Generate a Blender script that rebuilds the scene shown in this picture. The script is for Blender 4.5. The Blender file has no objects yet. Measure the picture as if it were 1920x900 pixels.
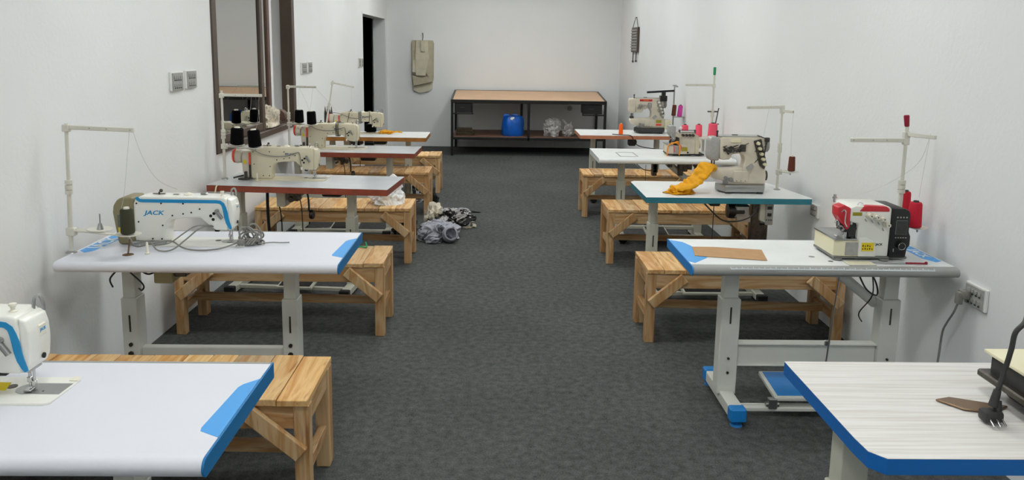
import bpy, bmesh, math, random
from mathutils import Vector, Matrix, noise
PI = math.pi
sc = bpy.context.scene
C = sc.collection
RND = random.Random(11)

# ------------------------------------------------------------------ camera
cam_d = bpy.data.cameras.new('camera'); cam = bpy.data.objects.new('camera', cam_d); C.objects.link(cam)
cam_d.sensor_width = 36; cam_d.lens = 1500/1920*36; cam_d.shift_y = -113/1920; cam_d.clip_start = .05
yaw = -math.atan(31/1500); pitch = math.atan(247/1500); roll = .0150
cam.matrix_world = Matrix.Translation((0, 0, 1.68)) @ Matrix.Rotation(yaw, 4, 'Z') @ Matrix.Rotation(PI/2-pitch, 4, 'X') @ Matrix.Rotation(roll, 4, 'Z')
sc.camera = cam
# ------------------------------------------------------------------ world, exposure
w = bpy.data.worlds.new('world'); sc.world = w; w.use_nodes = True
w.node_tree.nodes['Background'].inputs[0].default_value = (.8, .88, 1, 1)
w.node_tree.nodes['Background'].inputs[1].default_value = .25
sc.view_settings.view_transform = 'Standard'; sc.view_settings.look = 'None'
sc.view_settings.gamma = 1; sc.view_settings.use_curve_mapping = False
sc.view_settings.exposure = 0.0
LAMP = 19.2          # strength of the ceiling panels

# ------------------------------------------------------------------ materials
def lin(c):
    return tuple(((v/255)/12.92 if v/255 <= .04045 else ((v/255+.055)/1.055)**2.4) for v in c)+(1,)
def mat(name, rgb, rough=.5, metal=0, var=0, vscale=8, bump=0, bscale=200, coat=0, alpha=1, spec=.5):
    m = bpy.data.materials.new(name); m.use_nodes = True
    nt = m.node_tree; b = nt.nodes['Principled BSDF']
    b.inputs['Base Color'].default_value = lin(rgb); b.inputs['Roughness'].default_value = rough
    b.inputs['Metallic'].default_value = metal; b.inputs['Coat Weight'].default_value = coat
    b.inputs['Specular IOR Level'].default_value = spec
    tc = nt.nodes.new('ShaderNodeTexCoord')
    if var:
        n = nt.nodes.new('ShaderNodeTexNoise'); n.inputs['Scale'].default_value = vscale; n.inputs['Detail'].default_value = 6
        nt.links.new(tc.outputs['Object'], n.inputs['Vector'])
        r = nt.nodes.new('ShaderNodeValToRGB')
        r.color_ramp.elements[0].position = .3; r.color_ramp.elements[1].position = .7
        r.color_ramp.elements[0].color = lin([max(0, v*(1-var)) for v in rgb]); r.color_ramp.elements[1].color = lin([min(255, v*(1+var*.6)) for v in rgb])
        nt.links.new(n.outputs['Fac'], r.inputs[0]); nt.links.new(r.outputs[0], b.inputs['Base Color'])
    if bump:
        n2 = nt.nodes.new('ShaderNodeTexNoise'); n2.inputs['Scale'].default_value = bscale; n2.inputs['Detail'].default_value = 3
        nt.links.new(tc.outputs['Object'], n2.inputs['Vector'])
        bp = nt.nodes.new('ShaderNodeBump'); bp.inputs['Strength'].default_value = bump; bp.inputs['Distance'].default_value = .01
        nt.links.new(n2.outputs['Fac'], bp.inputs['Height']); nt.links.new(bp.outputs[0], b.inputs['Normal'])
    return m
def wood(name, axis, cols, gscale=9, rnd=True):
    """sawn pine: grain along the given axis, tone drawn per object"""
    m = bpy.data.materials.new(name); m.use_nodes = True
    nt = m.node_tree; b = nt.nodes['Principled BSDF']; b.inputs['Roughness'].default_value = .62
    tc = nt.nodes.new('ShaderNodeTexCoord'); oi = nt.nodes.new('ShaderNodeObjectInfo')
    mp = nt.nodes.new('ShaderNodeMapping'); s = [gscale, gscale, gscale]; s[axis] = gscale*.11
    mp.inputs['Scale'].default_value = s
    add = nt.nodes.new('ShaderNodeVectorMath'); add.operation = 'ADD'
    mu = nt.nodes.new('ShaderNodeMath'); mu.operation = 'MULTIPLY'; mu.inputs[1].default_value = 37
    nt.links.new(oi.outputs['Random'], mu.inputs[0])
    nt.links.new(tc.outputs['Object'], mp.inputs['Vector']); nt.links.new(mp.outputs[0], add.inputs[0]); nt.links.new(mu.outputs[0], add.inputs[1])
    n = nt.nodes.new('ShaderNodeTexNoise'); n.inputs['Scale'].default_value = 1.3; n.inputs['Detail'].default_value = 4; n.inputs['Distortion'].default_value = .7
    nt.links.new(add.outputs[0], n.inputs['Vector'])
    sn = nt.nodes.new('ShaderNodeMath'); sn.operation = 'MULTIPLY'; sn.inputs[1].default_value = 9
    nt.links.new(n.outputs['Fac'], sn.inputs[0])
    pp = nt.nodes.new('ShaderNodeMath'); pp.operation = 'PINGPONG'; pp.inputs[1].default_value = 1
    nt.links.new(sn.outputs[0], pp.inputs[0])
    tone = nt.nodes.new('ShaderNodeValToRGB'); tone.color_ramp.interpolation = 'LINEAR'
    els = tone.color_ramp.elements
    while len(els) < len(cols): els.new(.5)
    for i, c in enumerate(cols): els[i].position = i/(len(cols)-1); els[i].color = lin(c)
    nt.links.new(oi.outputs['Random'], tone.inputs[0])
    dk = nt.nodes.new('ShaderNodeMix'); dk.data_type = 'RGBA'; dk.blend_type = 'MULTIPLY'
    nt.links.new(tone.outputs[0], dk.inputs[6]); dk.inputs[7].default_value = lin((222, 194, 156))
    nt.links.new(pp.outputs[0], dk.inputs[0])
    # knots and grey weathering
    n3 = nt.nodes.new('ShaderNodeTexNoise'); n3.inputs['Scale'].default_value = 5
    nt.links.new(add.outputs[0], n3.inputs['Vector'])
    r3 = nt.nodes.new('ShaderNodeValToRGB'); r3.color_ramp.elements[0].position = .62; r3.color_ramp.elements[1].position = .8
    nt.links.new(n3.outputs['Fac'], r3.inputs[0])
    dk2 = nt.nodes.new('ShaderNodeMix'); dk2.data_type = 'RGBA'; dk2.blend_type = 'MULTIPLY'
    nt.links.new(dk.outputs[2], dk2.inputs[6]); dk2.inputs[7].default_value = lin((176, 150, 120)); nt.links.new(r3.outputs[0], dk2.inputs[0])
    nt.links.new(dk2.outputs[2], b.inputs['Base Color'])
    bp = nt.nodes.new('ShaderNodeBump'); bp.inputs['Strength'].default_value = .15; bp.inputs['Distance'].default_value = .004
    nt.links.new(pp.outputs[0], bp.inputs['Height']); nt.links.new(bp.outputs[0], b.inputs['Normal'])
    return m
PLK = [(226, 186, 126), (198, 164, 122), (236, 202, 144), (184, 160, 130), (230, 190, 128), (214, 178, 128), (238, 206, 150)]
FRM = [(206, 176, 134), (196, 164, 122), (212, 184, 144)]
M = dict(
 wall=mat('wall_paint', (231, 233, 233), .75, var=.012, vscale=1.3, bump=.12, bscale=45),
 ceil=mat('ceiling_paint', (235, 235, 235), .8),
 dark=mat('unlit_room_shade', (6, 6, 7), .95, spec=0),  # near-black colour stands in for the darkness of the unlit room
 grey_wall=mat('grey_plaster', (205, 203, 203), .8),
 white=mat('white_laminate', (217, 219, 227), .38, var=.01, vscale=3),
 white2=mat('worn_white_laminate', (226, 229, 228), .32, var=.03, vscale=5),
 greytop=mat('grey_laminate', (196, 200, 204), .16, var=.03, vscale=4),
 greyrail=mat('grey_edge_trim', (150, 151, 148), .4),
 blue=mat('blue_sticker', (74, 158, 226), .45),
 blueedge=mat('blue_edge_band', (10, 112, 172), .45),
 darkblue=mat('dark_blue_edge', (10, 104, 184), .45),
 bluecap=mat('blue_plastic', (22, 128, 205), .4),
 teal=mat('teal_edge', (34, 116, 134), .45, var=.06, vscale=10),
 rededge=mat('red_brown_edge', (136, 62, 42), .5, var=.12, vscale=14),
 woodedge=mat('ochre_wood_edge', (160, 106, 40), .55, var=.12, vscale=16),
 pinkedge=mat('terracotta_edge', (186, 120, 88), .55, var=.06, vscale=16),
 steelp=mat('grey_painted_steel', (214, 215, 207), .42, var=.02, vscale=6),
 creamp=mat('cream_painted_steel', (206, 205, 190), .42, var=.03, vscale=6),
 shell=mat('white_machine_shell', (232, 232, 224), .3, coat=.3),
 cream=mat('cream_machine_shell', (206, 198, 172), .38, var=.03, vscale=7, coat=.2),
 cream2=mat('aged_cream_shell', (208, 200, 182), .4, var=.05, vscale=12),
 ivory=mat('ivory_plastic', (226, 222, 206), .4),
 yel_cream=mat('yellowed_plastic', (226, 220, 188), .4),
 stand=mat('stand_cream_paint', (212, 210, 198), .35),
 chrome=mat('chrome', (200, 200, 200), .18, 1),
 steel=mat('brushed_steel', (170, 171, 170), .32, 1),
 dsteel=mat('oily_dark_steel', (84, 80, 74), .35, .8, var=.2, vscale=40),
 iron=mat('dark_cast_iron', (58, 58, 58), .5, .3, var=.1, vscale=20),
 black=mat('black_plastic', (18, 18, 20), .4),
 blackp=mat('black_painted_steel', (14, 13, 13), .38, bump=.05),
 cone_black=mat('black_thread', (7, 7, 9), .9, bump=.2, bscale=400, spec=.1),
 olive_thread=mat('olive_thread', (62, 64, 48), .85, bump=.2, bscale=400, spec=.2),
 olive=mat('olive_machine_cover', (132, 124, 92), .45),
 olive_d=mat('olive_grey_box', (150, 142, 104), .5),
 brandblue=mat('brand_blue', (22, 140, 196), .35),
 ink=mat('dark_ink', (36, 62, 110), .6),
 blackink=mat('black_ink', (30, 30, 30), .6),
 whiteink=mat('white_ink', (225, 232, 238), .6),
 yellow=mat('yellow_label', (226, 200, 20), .5),
 oldlabel=mat('old_yellow_label', (158, 146, 30), .5),
 red=mat('red_plastic', (196, 40, 52), .35),
 redorange=mat('orange_red_plastic', (240, 70, 46), .35),
 redthread=mat('red_thread', (190, 12, 42), .8, bump=.2, bscale=400),
 orange=mat('neon_orange_thread', (255, 98, 14), .8, bump=.2, bscale=300),
 pink=mat('coral_pink_thread', (240, 88, 112), .8, bump=.2, bscale=300),
 magenta=mat('magenta_thread', (206, 66, 160), .8, bump=.2, bscale=300),
 brownth=mat('brown_thread', (92, 40, 24), .8, bump=.2, bscale=300),
 green=mat('green_thread', (20, 150, 96), .7),
 maroon=mat('maroon_thread', (140, 14, 42), .7),
 cardboard=mat('cardboard', (176, 138, 96), .8, var=.04, vscale=20),
 mustard=mat('mustard_knit', (222, 158, 8), .85, var=.08, vscale=30),
 orangecloth=mat('orange_strip_cloth', (238, 150, 40), .85),
 paper2=mat('darker_pattern_paper', (184, 176, 152), .8, var=.06, vscale=9),
 paper=mat('beige_pattern_paper', (204, 198, 176), .8, var=.05, vscale=10),
 beige=mat('pale_cloth', (205, 196, 178), .85, var=.22, vscale=14),
 plastic=mat('white_plastic_bag', (240, 241, 241), .35, var=.04, vscale=10),
 clearbag=mat('translucent_bag', (170, 166, 164), .22, var=.2, vscale=14),
 bluebag=mat('blue_plastic_bag', (6, 92, 190), .35, var=.15, vscale=9),
 olivecloth=mat('olive_brown_cloth', (84, 74, 56), .9, var=.2, vscale=30),
 ply=mat('plywood_top', (216, 178, 142), .5, var=.03, vscale=5),
 shelf=mat('brown_shelf_board', (112, 78, 60), .5, var=.1, vscale=5),
 frame=mat('brown_window_frame', (78, 66, 56), .45, var=.08, vscale=5),
 frame2=mat('red_brown_window_frame', (92, 70, 58), .45, var=.1, vscale=5),
 cord=mat('grey_cord', (128, 126, 120), .45),
 bcord=mat('black_cord', (24, 24, 24), .45),
 lcd=mat('lcd_glass', (98, 104, 100), .2),
 rubber=mat('black_rubber', (20, 20, 20), .7),
 greyrub=mat('grey_rubber', (120, 120, 116), .6),
 bronze=mat('bronze_plate', (130, 106, 84), .4, .6),
 thread=mat('white_thread', (190, 190, 186), .8),
 plate=mat('switch_plate_grey', (160, 160, 156), .45, var=.05, vscale=60),
 platew=mat('switch_plate_white', (226, 226, 222), .45),
 plank=wood('sawn_pine_planks', 1, PLK), woodx=wood('sawn_pine_rails', 0, FRM), woody=wood('sawn_pine_cross_rails', 1, FRM), woodz=wood('sawn_pine_legs', 2, FRM),
)
def lamp_mat():
    m = bpy.data.materials.new('lit_diffuser'); m.use_nodes = True; nt = m.node_tree
    e = nt.nodes.new('ShaderNodeEmission'); e.inputs[0].default_value = (.975, .99, .965, 1); e.inputs[1].default_value = LAMP
    nt.links.new(e.outputs[0], nt.nodes['Material Output'].inputs[0]); return m
M['lamp'] = lamp_mat()
def glass_mat():
    m = bpy.data.materials.new('tinted_mirror_glass'); m.use_nodes = True; nt = m.node_tree
    g = nt.nodes.new('ShaderNodeBsdfGlossy'); g.inputs[0].default_value = (.9, .9, .88, 1); g.inputs['Roughness'].default_value = .01
    t = nt.nodes.new('ShaderNodeBsdfTransparent'); t.inputs[0].default_value = (.22, .22, .21, 1)
    mx = nt.nodes.new('ShaderNodeMixShader'); mx.inputs[0].default_value = .66
    nt.links.new(t.outputs[0], mx.inputs[1]); nt.links.new(g.outputs[0], mx.inputs[2])
    nt.links.new(mx.outputs[0], nt.nodes['Material Output'].inputs[0]); return m
M['glass'] = glass_mat()
def carpet_mat():
    m = mat('grey_carpet', (80, 83, 85), .95, spec=.1); nt = m.node_tree; b = nt.nodes['Principled BSDF']
    tc = nt.nodes.new('ShaderNodeTexCoord')
    def N(s, d=3):
        n = nt.nodes.new('ShaderNodeTexNoise'); n.inputs['Scale'].default_value = s; n.inputs['Detail'].default_value = d
        nt.links.new(tc.outputs['Object'], n.inputs['Vector']); return n
    a, c, f = N(150, 4), N(1.2, 5), N(28, 5)
    r = nt.nodes.new('ShaderNodeValToRGB'); r.color_ramp.elements[0].position = .32; r.color_ramp.elements[1].position = .68
    r.color_ramp.elements[0].color = lin((54, 56, 56)); r.color_ramp.elements[1].color = lin((104, 106, 105))
    mx = nt.nodes.new('ShaderNodeMix'); mx.inputs[0].default_value = .45
    nt.links.new(a.outputs['Fac'], mx.inputs[2]); nt.links.new(f.outputs['Fac'], mx.inputs[3]); nt.links.new(mx.outputs[0], r.inputs[0])
    r2 = nt.nodes.new('ShaderNodeValToRGB'); r2.color_ramp.elements[0].position = .3; r2.color_ramp.elements[1].position = .7
    r2.color_ramp.elements[0].color = (.82, .82, .82, 1); r2.color_ramp.elements[1].color = (1.06, 1.06, 1.06, 1)
    nt.links.new(c.outputs['Fac'], r2.inputs[0])
    k = nt.nodes.new('ShaderNodeMix'); k.data_type = 'RGBA'; k.blend_type = 'MULTIPLY'; k.inputs[0].default_value = 1
    nt.links.new(r.outputs[0], k.inputs[6]); nt.links.new(r2.outputs[0], k.inputs[7]); nt.links.new(k.outputs[2], b.inputs['Base Color'])
    bp = nt.nodes.new('ShaderNodeBump'); bp.inputs['Strength'].default_value = .6; bp.inputs['Distance'].default_value = .006
    nt.links.new(a.outputs['Fac'], bp.inputs['Height']); nt.links.new(bp.outputs[0], b.inputs['Normal'])
    return m
M['carpet'] = carpet_mat()
def streak_mat():
    m = mat('pale_woodgrain_laminate', (214, 212, 208), .35); nt = m.node_tree; b = nt.nodes['Principled BSDF']
    tc = nt.nodes.new('ShaderNodeTexCoord'); mp = nt.nodes.new('ShaderNodeMapping'); mp.inputs['Scale'].default_value = (3, 90, 1)
    n = nt.nodes.new('ShaderNodeTexNoise'); n.inputs['Scale'].default_value = 1; n.inputs['Detail'].default_value = 5
    r = nt.nodes.new('ShaderNodeValToRGB'); r.color_ramp.elements[0].position = .35; r.color_ramp.elements[1].position = .6
    r.color_ramp.elements[0].color = lin((204, 200, 194)); r.color_ramp.elements[1].color = lin((222, 220, 217))
    nt.links.new(tc.outputs['Object'], mp.inputs[0]); nt.links.new(mp.outputs[0], n.inputs['Vector']); nt.links.new(n.outputs['Fac'], r.inputs[0]); nt.links.new(r.outputs[0], b.inputs['Base Color'])
    return m
M['streak'] = streak_mat()
def camo_mat(name, cols, scale):
    m = mat(name, cols[0], .9); nt = m.node_tree; b = nt.nodes['Principled BSDF']
    tc = nt.nodes.new('ShaderNodeTexCoord'); n = nt.nodes.new('ShaderNodeTexNoise'); n.inputs['Scale'].default_value = scale; n.inputs['Distortion'].default_value = .6
    r = nt.nodes.new('ShaderNodeValToRGB'); r.color_ramp.interpolation = 'CONSTANT'
    while len(r.color_ramp.elements) < len(cols): r.color_ramp.elements.new(.5)
    for i, c in enumerate(cols): r.color_ramp.elements[i].position = [0, .46, .56, .66][i]; r.color_ramp.elements[i].color = lin(c)
    nt.links.new(tc.outputs['Object'], n.inputs['Vector']); nt.links.new(n.outputs['Fac'], r.inputs[0]); nt.links.new(r.outputs[0], b.inputs['Base Color'])
    return m
M['greycloth'] = camo_mat('grey_two_tone_jersey', [(150, 152, 162), (160, 162, 172), (88, 90, 96), (150, 152, 162)], 5)
M['scrap'] = camo_mat('black_and_white_scraps', [(20, 20, 20), (165, 162, 160), (24, 24, 24), (205, 203, 198)], 6)
M['darkscrap'] = camo_mat('mostly_black_scraps', [(16, 16, 16), (14, 14, 14), (20, 20, 20), (150, 145, 145)], 12)
M['lightscrap'] = camo_mat('grey_lilac_scraps', [(18, 18, 18), (160, 156, 160), (178, 172, 178), (40, 40, 40)], 6)

# ------------------------------------------------------------------ mesh helpers
class MB:
    """collects shapes in one bmesh"""
    def __init__(s): s.b = bmesh.new()
    def _bev(s, vs, w, seg):
        es = set(e for v in vs for e in v.link_edges)
        bmesh.ops.bevel(s.b, geom=list(es), offset=w, segments=seg, affect='EDGES', clamp_overlap=True, profile=.5)
    def box(s, x0, x1, y0, y1, z0, z1, bev=0, seg=1, mtx=None):
        r = bmesh.ops.create_cube(s.b, size=1)['verts']
        for v in r: v.co = Vector(((x0+x1)/2+v.co.x*(x1-x0), (y0+y1)/2+v.co.y*(y1-y0), (z0+z1)/2+v.co.z*(z1-z0)))
        if mtx: 
            for v in r: v.co = mtx @ v.co
        if bev: s._bev(r, bev, seg)
        return s
    def bar(s, p, q, w, h, up=(0, 0, 1), bev=0):
        p, q = Vector(p), Vector(q); d = (q-p); L = d.length; d.normalize()
        u = Vector(up); side = d.cross(u).normalized(); u2 = side.cross(d)
        m = Matrix((side, u2, d)).transposed().to_4x4(); m.translation = p
        return s.box(-w/2, w/2, -h/2, h/2, 0, L, bev, 1, m)
    def cyl(s, p, q, r1, r2=None, n=16, caps=True):
        r2 = r1 if r2 is None else r2
        p, q = Vector(p), Vector(q); d = q-p; L = d.length
        m = Matrix.Translation((p+q)/2) @ d.to_track_quat('Z', 'Y').to_matrix().to_4x4()
        bmesh.ops.create_cone(s.b, cap_ends=caps, segments=n, radius1=r1, radius2=r2, depth=L, matrix=m)
        return s
    def lathe(s, prof, c=(0, 0, 0), n=20, axis='Z', mtx=None):
        c = Vector(c); rings = []
        for r, z in prof:
            ring = []
            for k in range(n):
                a = 2*PI*k/n; v = Vector((r*math.cos(a), r*math.sin(a), z))
                if axis == 'X': v = Vector((v.z, v.x, v.y))
                if axis == 'Y': v = Vector((v.x, v.z, v.y))
                if mtx: v = mtx @ v
                ring.append(s.b.verts.new(c+v))
            rings.append(ring)
        for a, b_ in zip(rings, rings[1:]):
            for k in range(n): s.b.faces.new((a[k], a[(k+1) % n], b_[(k+1) % n], b_[k]))
        s.b.faces.new(rings[0]); s.b.faces.new(rings[-1]); return s
    def ext(s, pts, axis, a, b_, bev=0, seg=1, mtx=None):
        """polygon pts in the plane across axis, extruded from a to b_"""
        def P(u, v, t):
            p = {'x': Vector((t, u, v)), 'y': Vector((u, t, v)), 'z': Vector((u, v, t))}[axis]
            return mtx @ p if mtx else p
        A = [s.b.verts.new(P(u, v, a)) for u, v in pts]; B = [s.b.verts.new(P(u, v, b_)) for u, v in pts]
        n = len(pts); s.b.faces.new(A[::-1]); s.b.faces.new(B)
        for i in range(n): s.b.faces.new((A[i], A[(i+1) % n], B[(i+1) % n], B[i]))
        bmesh.ops.recalc_face_normals(s.b, faces=list(set(f for v in A+B for f in v.link_faces)))
        if bev: s._bev(A+B, bev, seg)
        return s
    def tube(s, pts, r, n=6, sub=6, closed=False):
        P = [Vector(p) for p in pts]; out = []
        if len(P) > 2:
            for i in range(len(P)-1):
                a, b_, c, d = P[max(i-1, 0)], P[i], P[i+1], P[min(i+2, len(P)-1)]
                for k in range(sub):
                    t = k/sub; out.append(.5*((2*b_)+(c-a)*t+(2*a-5*b_+4*c-d)*t*t+(3*b_-a-3*c+d)*t**3))
            out.append(P[-1])
        else: out = P
        rings = []; ref = None
        for i, p in enumerate(out):
            d = (out[min(i+1, len(out)-1)]-out[max(i-1, 0)]).normalized()
            if ref is None: ref = d.orthogonal().normalized()
            ref = (ref-d*ref.dot(d)); ref = ref.normalized() if ref.length > 1e-6 else d.orthogonal().normalized()
            sd = d.cross(ref)
            rings.append([s.b.verts.new(p+r*(math.cos(2*PI*k/n)*ref+math.sin(2*PI*k/n)*sd)) for k in range(n)])
        for a, b_ in zip(rings, rings[1:]):
            for k in range(n): s.b.faces.new((a[k], a[(k+1) % n], b_[(k+1) % n], b_[k]))
        s.b.faces.new(rings[0]); s.b.faces.new(rings[-1]); return s
    def ball(s, c, r, sc3=(1, 1, 1), sub=2):
        vs = bmesh.ops.create_icosphere(s.b, subdivisions=sub, radius=r)['verts']
        for v in vs: v.co = Vector((v.co.x*sc3[0], v.co.y*sc3[1], v.co.z*sc3[2]))+Vector(c)
        return s
    def out(s, name, m, parent=None, smooth=35):
        bmesh.ops.recalc_face_normals(s.b, faces=s.b.faces[:])
        me = bpy.data.meshes.new(name); s.b.to_mesh(me); s.b.free()
        me.materials.append(M[m] if isinstance(m, str) else m)
        if smooth:
            for p in me.polygons: p.use_smooth = True
            me.set_sharp_from_angle(angle=math.radians(smooth))
        o = bpy.data.objects.new(name, me); C.objects.link(o)
        if parent: o.parent = parent
        return o
def thing(name, label, cat, loc=(0, 0, 0), rz=0, group=None):
    o = bpy.data.objects.new(name, None); C.objects.link(o); o.empty_display_size = .05
    o.location = loc; o.rotation_euler = (0, 0, rz); o['label'] = label; o['category'] = cat
    if group: o['group'] = group
    return o
def tag(o, label, cat, group=None):
    o['label'] = label; o['category'] = cat
    if group: o['group'] = group
    return o
def struct(o): o['kind'] = 'structure'; return o
def at(o, loc, rot=None):
    o.location = loc
    if rot: o.rotation_euler = rot
    return o
def text(s, size, m, parent, loc, rot, name='lettering', shear=0, sx=1, ext=.0003, space=1):
    cu = bpy.data.curves.new('lettering_curve', 'FONT'); cu.body = s; cu.size = size; cu.extrude = ext; cu.shear = shear
    cu.align_x = 'CENTER'; cu.align_y = 'CENTER'; cu.offset = size*.025; cu.resolution_u = 3; cu.space_character = space
    t = bpy.data.objects.new('tmp', cu); C.objects.link(t)
    dg = bpy.context.evaluated_depsgraph_get(); me = bpy.data.meshes.new_from_object(t.evaluated_get(dg)); bpy.data.objects.remove(t)
    me.materials.clear(); me.materials.append(M[m]); me.name = name
    for v in me.vertices: v.co.x *= sx
    o = bpy.data.objects.new(name, me); C.objects.link(o); o.parent = parent; o.location = loc; o.rotation_euler = rot
    return o
FRONT = (PI/2, 0, 0)            # lettering that faces the camera side (-y)

# ------------------------------------------------------------------ room shell
YB, XR, ZC, YF = 13.64, 2.08, 3.3, -3.2
struct(MB().box(-2.35, 2.5, YF-.2, YB+.3, -.1, 0).out('floor', 'carpet'))
struct(MB().box(-5.2, 2.5, YF-.2, YB+.3, ZC, ZC+.1).out('ceiling', 'ceil'))
struct(MB().box(-2.1, 2.5, YB, YB+.2, 0, ZC).out('wall_back', 'wall'))
struct(MB().box(XR, XR+.2, YF, YB, 0, ZC).out('wall_right', 'wall'))
struct(MB().box(-2.3, 2.5, YF-.2, YF, 0, ZC).out('wall_front', 'wall'))
WZ0, WZ1, WY0, WY1 = .925, 2.28, .50, 2.63        # window opening, wall-local
DY0, DY1, DZ = 6.31, 8.45, 2.15                   # door opening, wall-local
wl = MB()
wl.box(-.2, 0, YF-5, WY0, 0, ZC); wl.box(-.2, 0, WY1, DY0, 0, ZC); wl.box(-.2, 0, WY0, WY1, 0, WZ0); wl.box(-.2, 0, WY0, WY1, WZ1, ZC)
wl.box(-.2, 0, DY0, DY1, DZ, ZC); wl.box(-.2, 0, DY1, 8.75, 0, ZC)
wall = struct(wl.out('wall_left', 'wall', smooth=0)); WA = -.0093
at(wall, (-1.93, 5, 0), (0, 0, WA))
def wx(y): return -1.93+(y-5)*.0093
# rooms beyond the window and the door
nr = MB(); nr.box(-5.1, -5.0, 2, 11.0, 0, ZC); nr.box(-5.1, -2.16, 1.9, 2, 0, ZC); nr.box(-5.1, -2.09, 10.9, 11, 0, ZC)
nr.box(-5.1, -2.17, 2, 10.9, -.1, 0)
struct(nr.out('wall_neighbour_room', 'grey_wall', smooth=0))
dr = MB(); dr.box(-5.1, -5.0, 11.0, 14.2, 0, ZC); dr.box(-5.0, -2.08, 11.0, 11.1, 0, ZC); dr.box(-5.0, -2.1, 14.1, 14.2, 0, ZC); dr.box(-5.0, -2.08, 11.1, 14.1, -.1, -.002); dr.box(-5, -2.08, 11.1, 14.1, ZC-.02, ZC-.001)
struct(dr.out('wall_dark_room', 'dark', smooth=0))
df = MB().box(-.19, .002, DY0-.0, DY0+.03, 0, DZ).box(-.19, .002, DY0, DY1, DZ-.03, DZ)
o = struct(df.out('door_1', 'wall', smooth=0)); at(o, (-1.93, 5, 0), (0, 0, WA))

# window: frame members are pieces of the window
win = bpy.data.objects.new('window_1', None); C.objects.link(win); win['kind'] = 'structure'; at(win, (-1.93, 5, 0), (0, 0, WA))
def wpart(n, m, *b): return MB().box(*b, bev=.004).out(n, m, win)
wpart('frame_jamb', 'frame', -.10, .012, WY0, WY0+.085, WZ0, WZ1)
wpart('frame_jamb', 'frame', -.10, .012, WY1-.09, WY1, WZ0, WZ1)
wpart('frame_sill', 'frame', -.12, .022, WY0+.085, WY1-.09, WZ0, WZ0+.05)
wpart('frame_head', 'frame', -.10, .012, WY0+.085, WY1-.09, WZ1-.07, WZ1)
wpart('sash_track', 'frame2', -.06, -.045, WY0+.085, WY1-.09, WZ0+.05, WZ0+.075)
for (a, b_, x) in ((WY0+.09, WY0+.09+1.12, -.03), (WY0+.52, WY0+1.60, -.085)):
    s = 'frame' if x > -.05 else 'frame2'
    wpart('sash_stile', s, x-.018, x+.018, a, a+.05, WZ0+.052, WZ1-.072)
    wpart('sash_stile', s, x-.018, x+.018, b_-.07, b_, WZ0+.052, WZ1-.072)
    wpart('sash_rail', s, x-.016, x+.016, a+.05, b_-.07, WZ0+.052, WZ0+.115)
    wpart('sash_rail', s, x-.016, x+.016, a+.05, b_-.07, WZ1-.13, WZ1-.072)
    MB().box(x-.003, x+.003, a+.05, b_-.07, WZ0+.115, WZ1-.13).out('glass_pane', 'glass', win, 0)

# ------------------------------------------------------------------ ceiling panels (above the frame)
k = 0
for y in (-1.4, 1.4, 4.1, 6.8, 9.4, 11.6):
    for x in (-.62, .75):
        k += 1
        t = thing('ceiling_light', '%s square ceiling light panel of the %s row counted from the camera end' % ('left' if x < 0 else 'right', ('first', 'second', 'third', 'fourth', 'fifth', 'sixth')[(k-1)//2]), 'ceiling light', (x, y, ZC), group='ceiling light panels')
        MB().box(-.31, .31, -.31, .31, -.04, 0, .004).out('housing', 'ceil', t)
        MB().box(-.29, .29, -.29, .29, -.046, -.041).out('diffuser', 'lamp', t, 0)
t = thing('ceiling_light', 'added unseen light panel brightening the room behind the left window', 'ceiling light', (-3.3, 8.4, ZC))  # added lamp, out of view, to brighten what the window opening shows
MB().box(-.62, .62, -.62, .62, -.04, 0, .004).out('housing', 'ceil', t); MB().box(-.6, .6, -.6, .6, -.046, -.041).out('diffuser', 'lamp', t, 0)

# ------------------------------------------------------------------ bench
def bench(label, x0, x1, y0, y1, aisle=1, seed=0):
    """pine bench; aisle=+1: the end beside the aisle is x1"""
    r = random.Random(seed); L, D, H = x1-x0, y1-y0, .44
    t = thing('wooden_bench', label, 'bench', (x0, y0, 0), group='pine benches behind the sewing tables')
    x = 0; n = round(L/.118); ws = [r.uniform(.8, 1.25) for _ in range(n)]; tot = sum(ws)
    for k_ in range(n):
        wd = ws[k_]/tot*L
        MB().box(x+.0015, x+wd-.0015, -.012+r.uniform(-.004, .003), D+.01+r.uniform(-.003, .004), H-.024, H+r.uniform(-.002, .002), .002).out('plank', 'plank', t); x += wd
    for yy in (0, D-.024): MB().box(.012, L-.012, yy, yy+.024, H-.115, H-.025, .002).out('apron', 'woodx', t)
    for xx in (.006, L-.03): MB().box(xx, xx+.024, .05, D-.05, H-.105, H-.025, .002).out('side_rail', 'woody', t)
    for xx in (.0, L-.055):
        for yy in (-.004 if xx or 1 else 0, D-.046):
            MB().box(xx, xx+.055, yy+(.028 if yy < .1 else -.022)-.03*(yy < .1), yy+.05, 0, H-.025 if yy > .1 else H-.026, .003).out('leg', 'woodz', t)
    for xx in (.012, L-.042): MB().box(xx, xx+.03, .046, D-.05, .13, .18, .002).out('stretcher', 'woody', t)
    MB().bar((.04, D*.52, .17), (L-.04, D*.52, .155), .03, .045).out('long_stretcher', 'woodx', t)
    for s, xx in ((1, .0), (-1, L)):
        for yy in (-.017, D+.005):
            p = Vector((xx+s*.215, yy, H-.045)); q = Vector((xx+s*.025, yy, .235))
            MB().bar(p, q, .024, .062, up=(s*.7, 0, .7), bev=.004).out('diagonal_brace', 'woodz', t)
    return t
bench('pine bench behind the nearest left table, under its white top', -1.86, -.655, 2.69, 3.08, 1, 3)
bench('pine bench behind the left table with the white and blue machine and olive cone', -1.85, -.64, 4.50, 4.90, 1, 5)
bench('pine bench carrying the white plastic bag', -1.86, -.655, 6.10, 6.50, 1, 8)
bench('pine bench behind the second red-edged table, pale scraps beneath it', -1.84, -.665, 7.92, 8.33, 1, 12)
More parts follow.
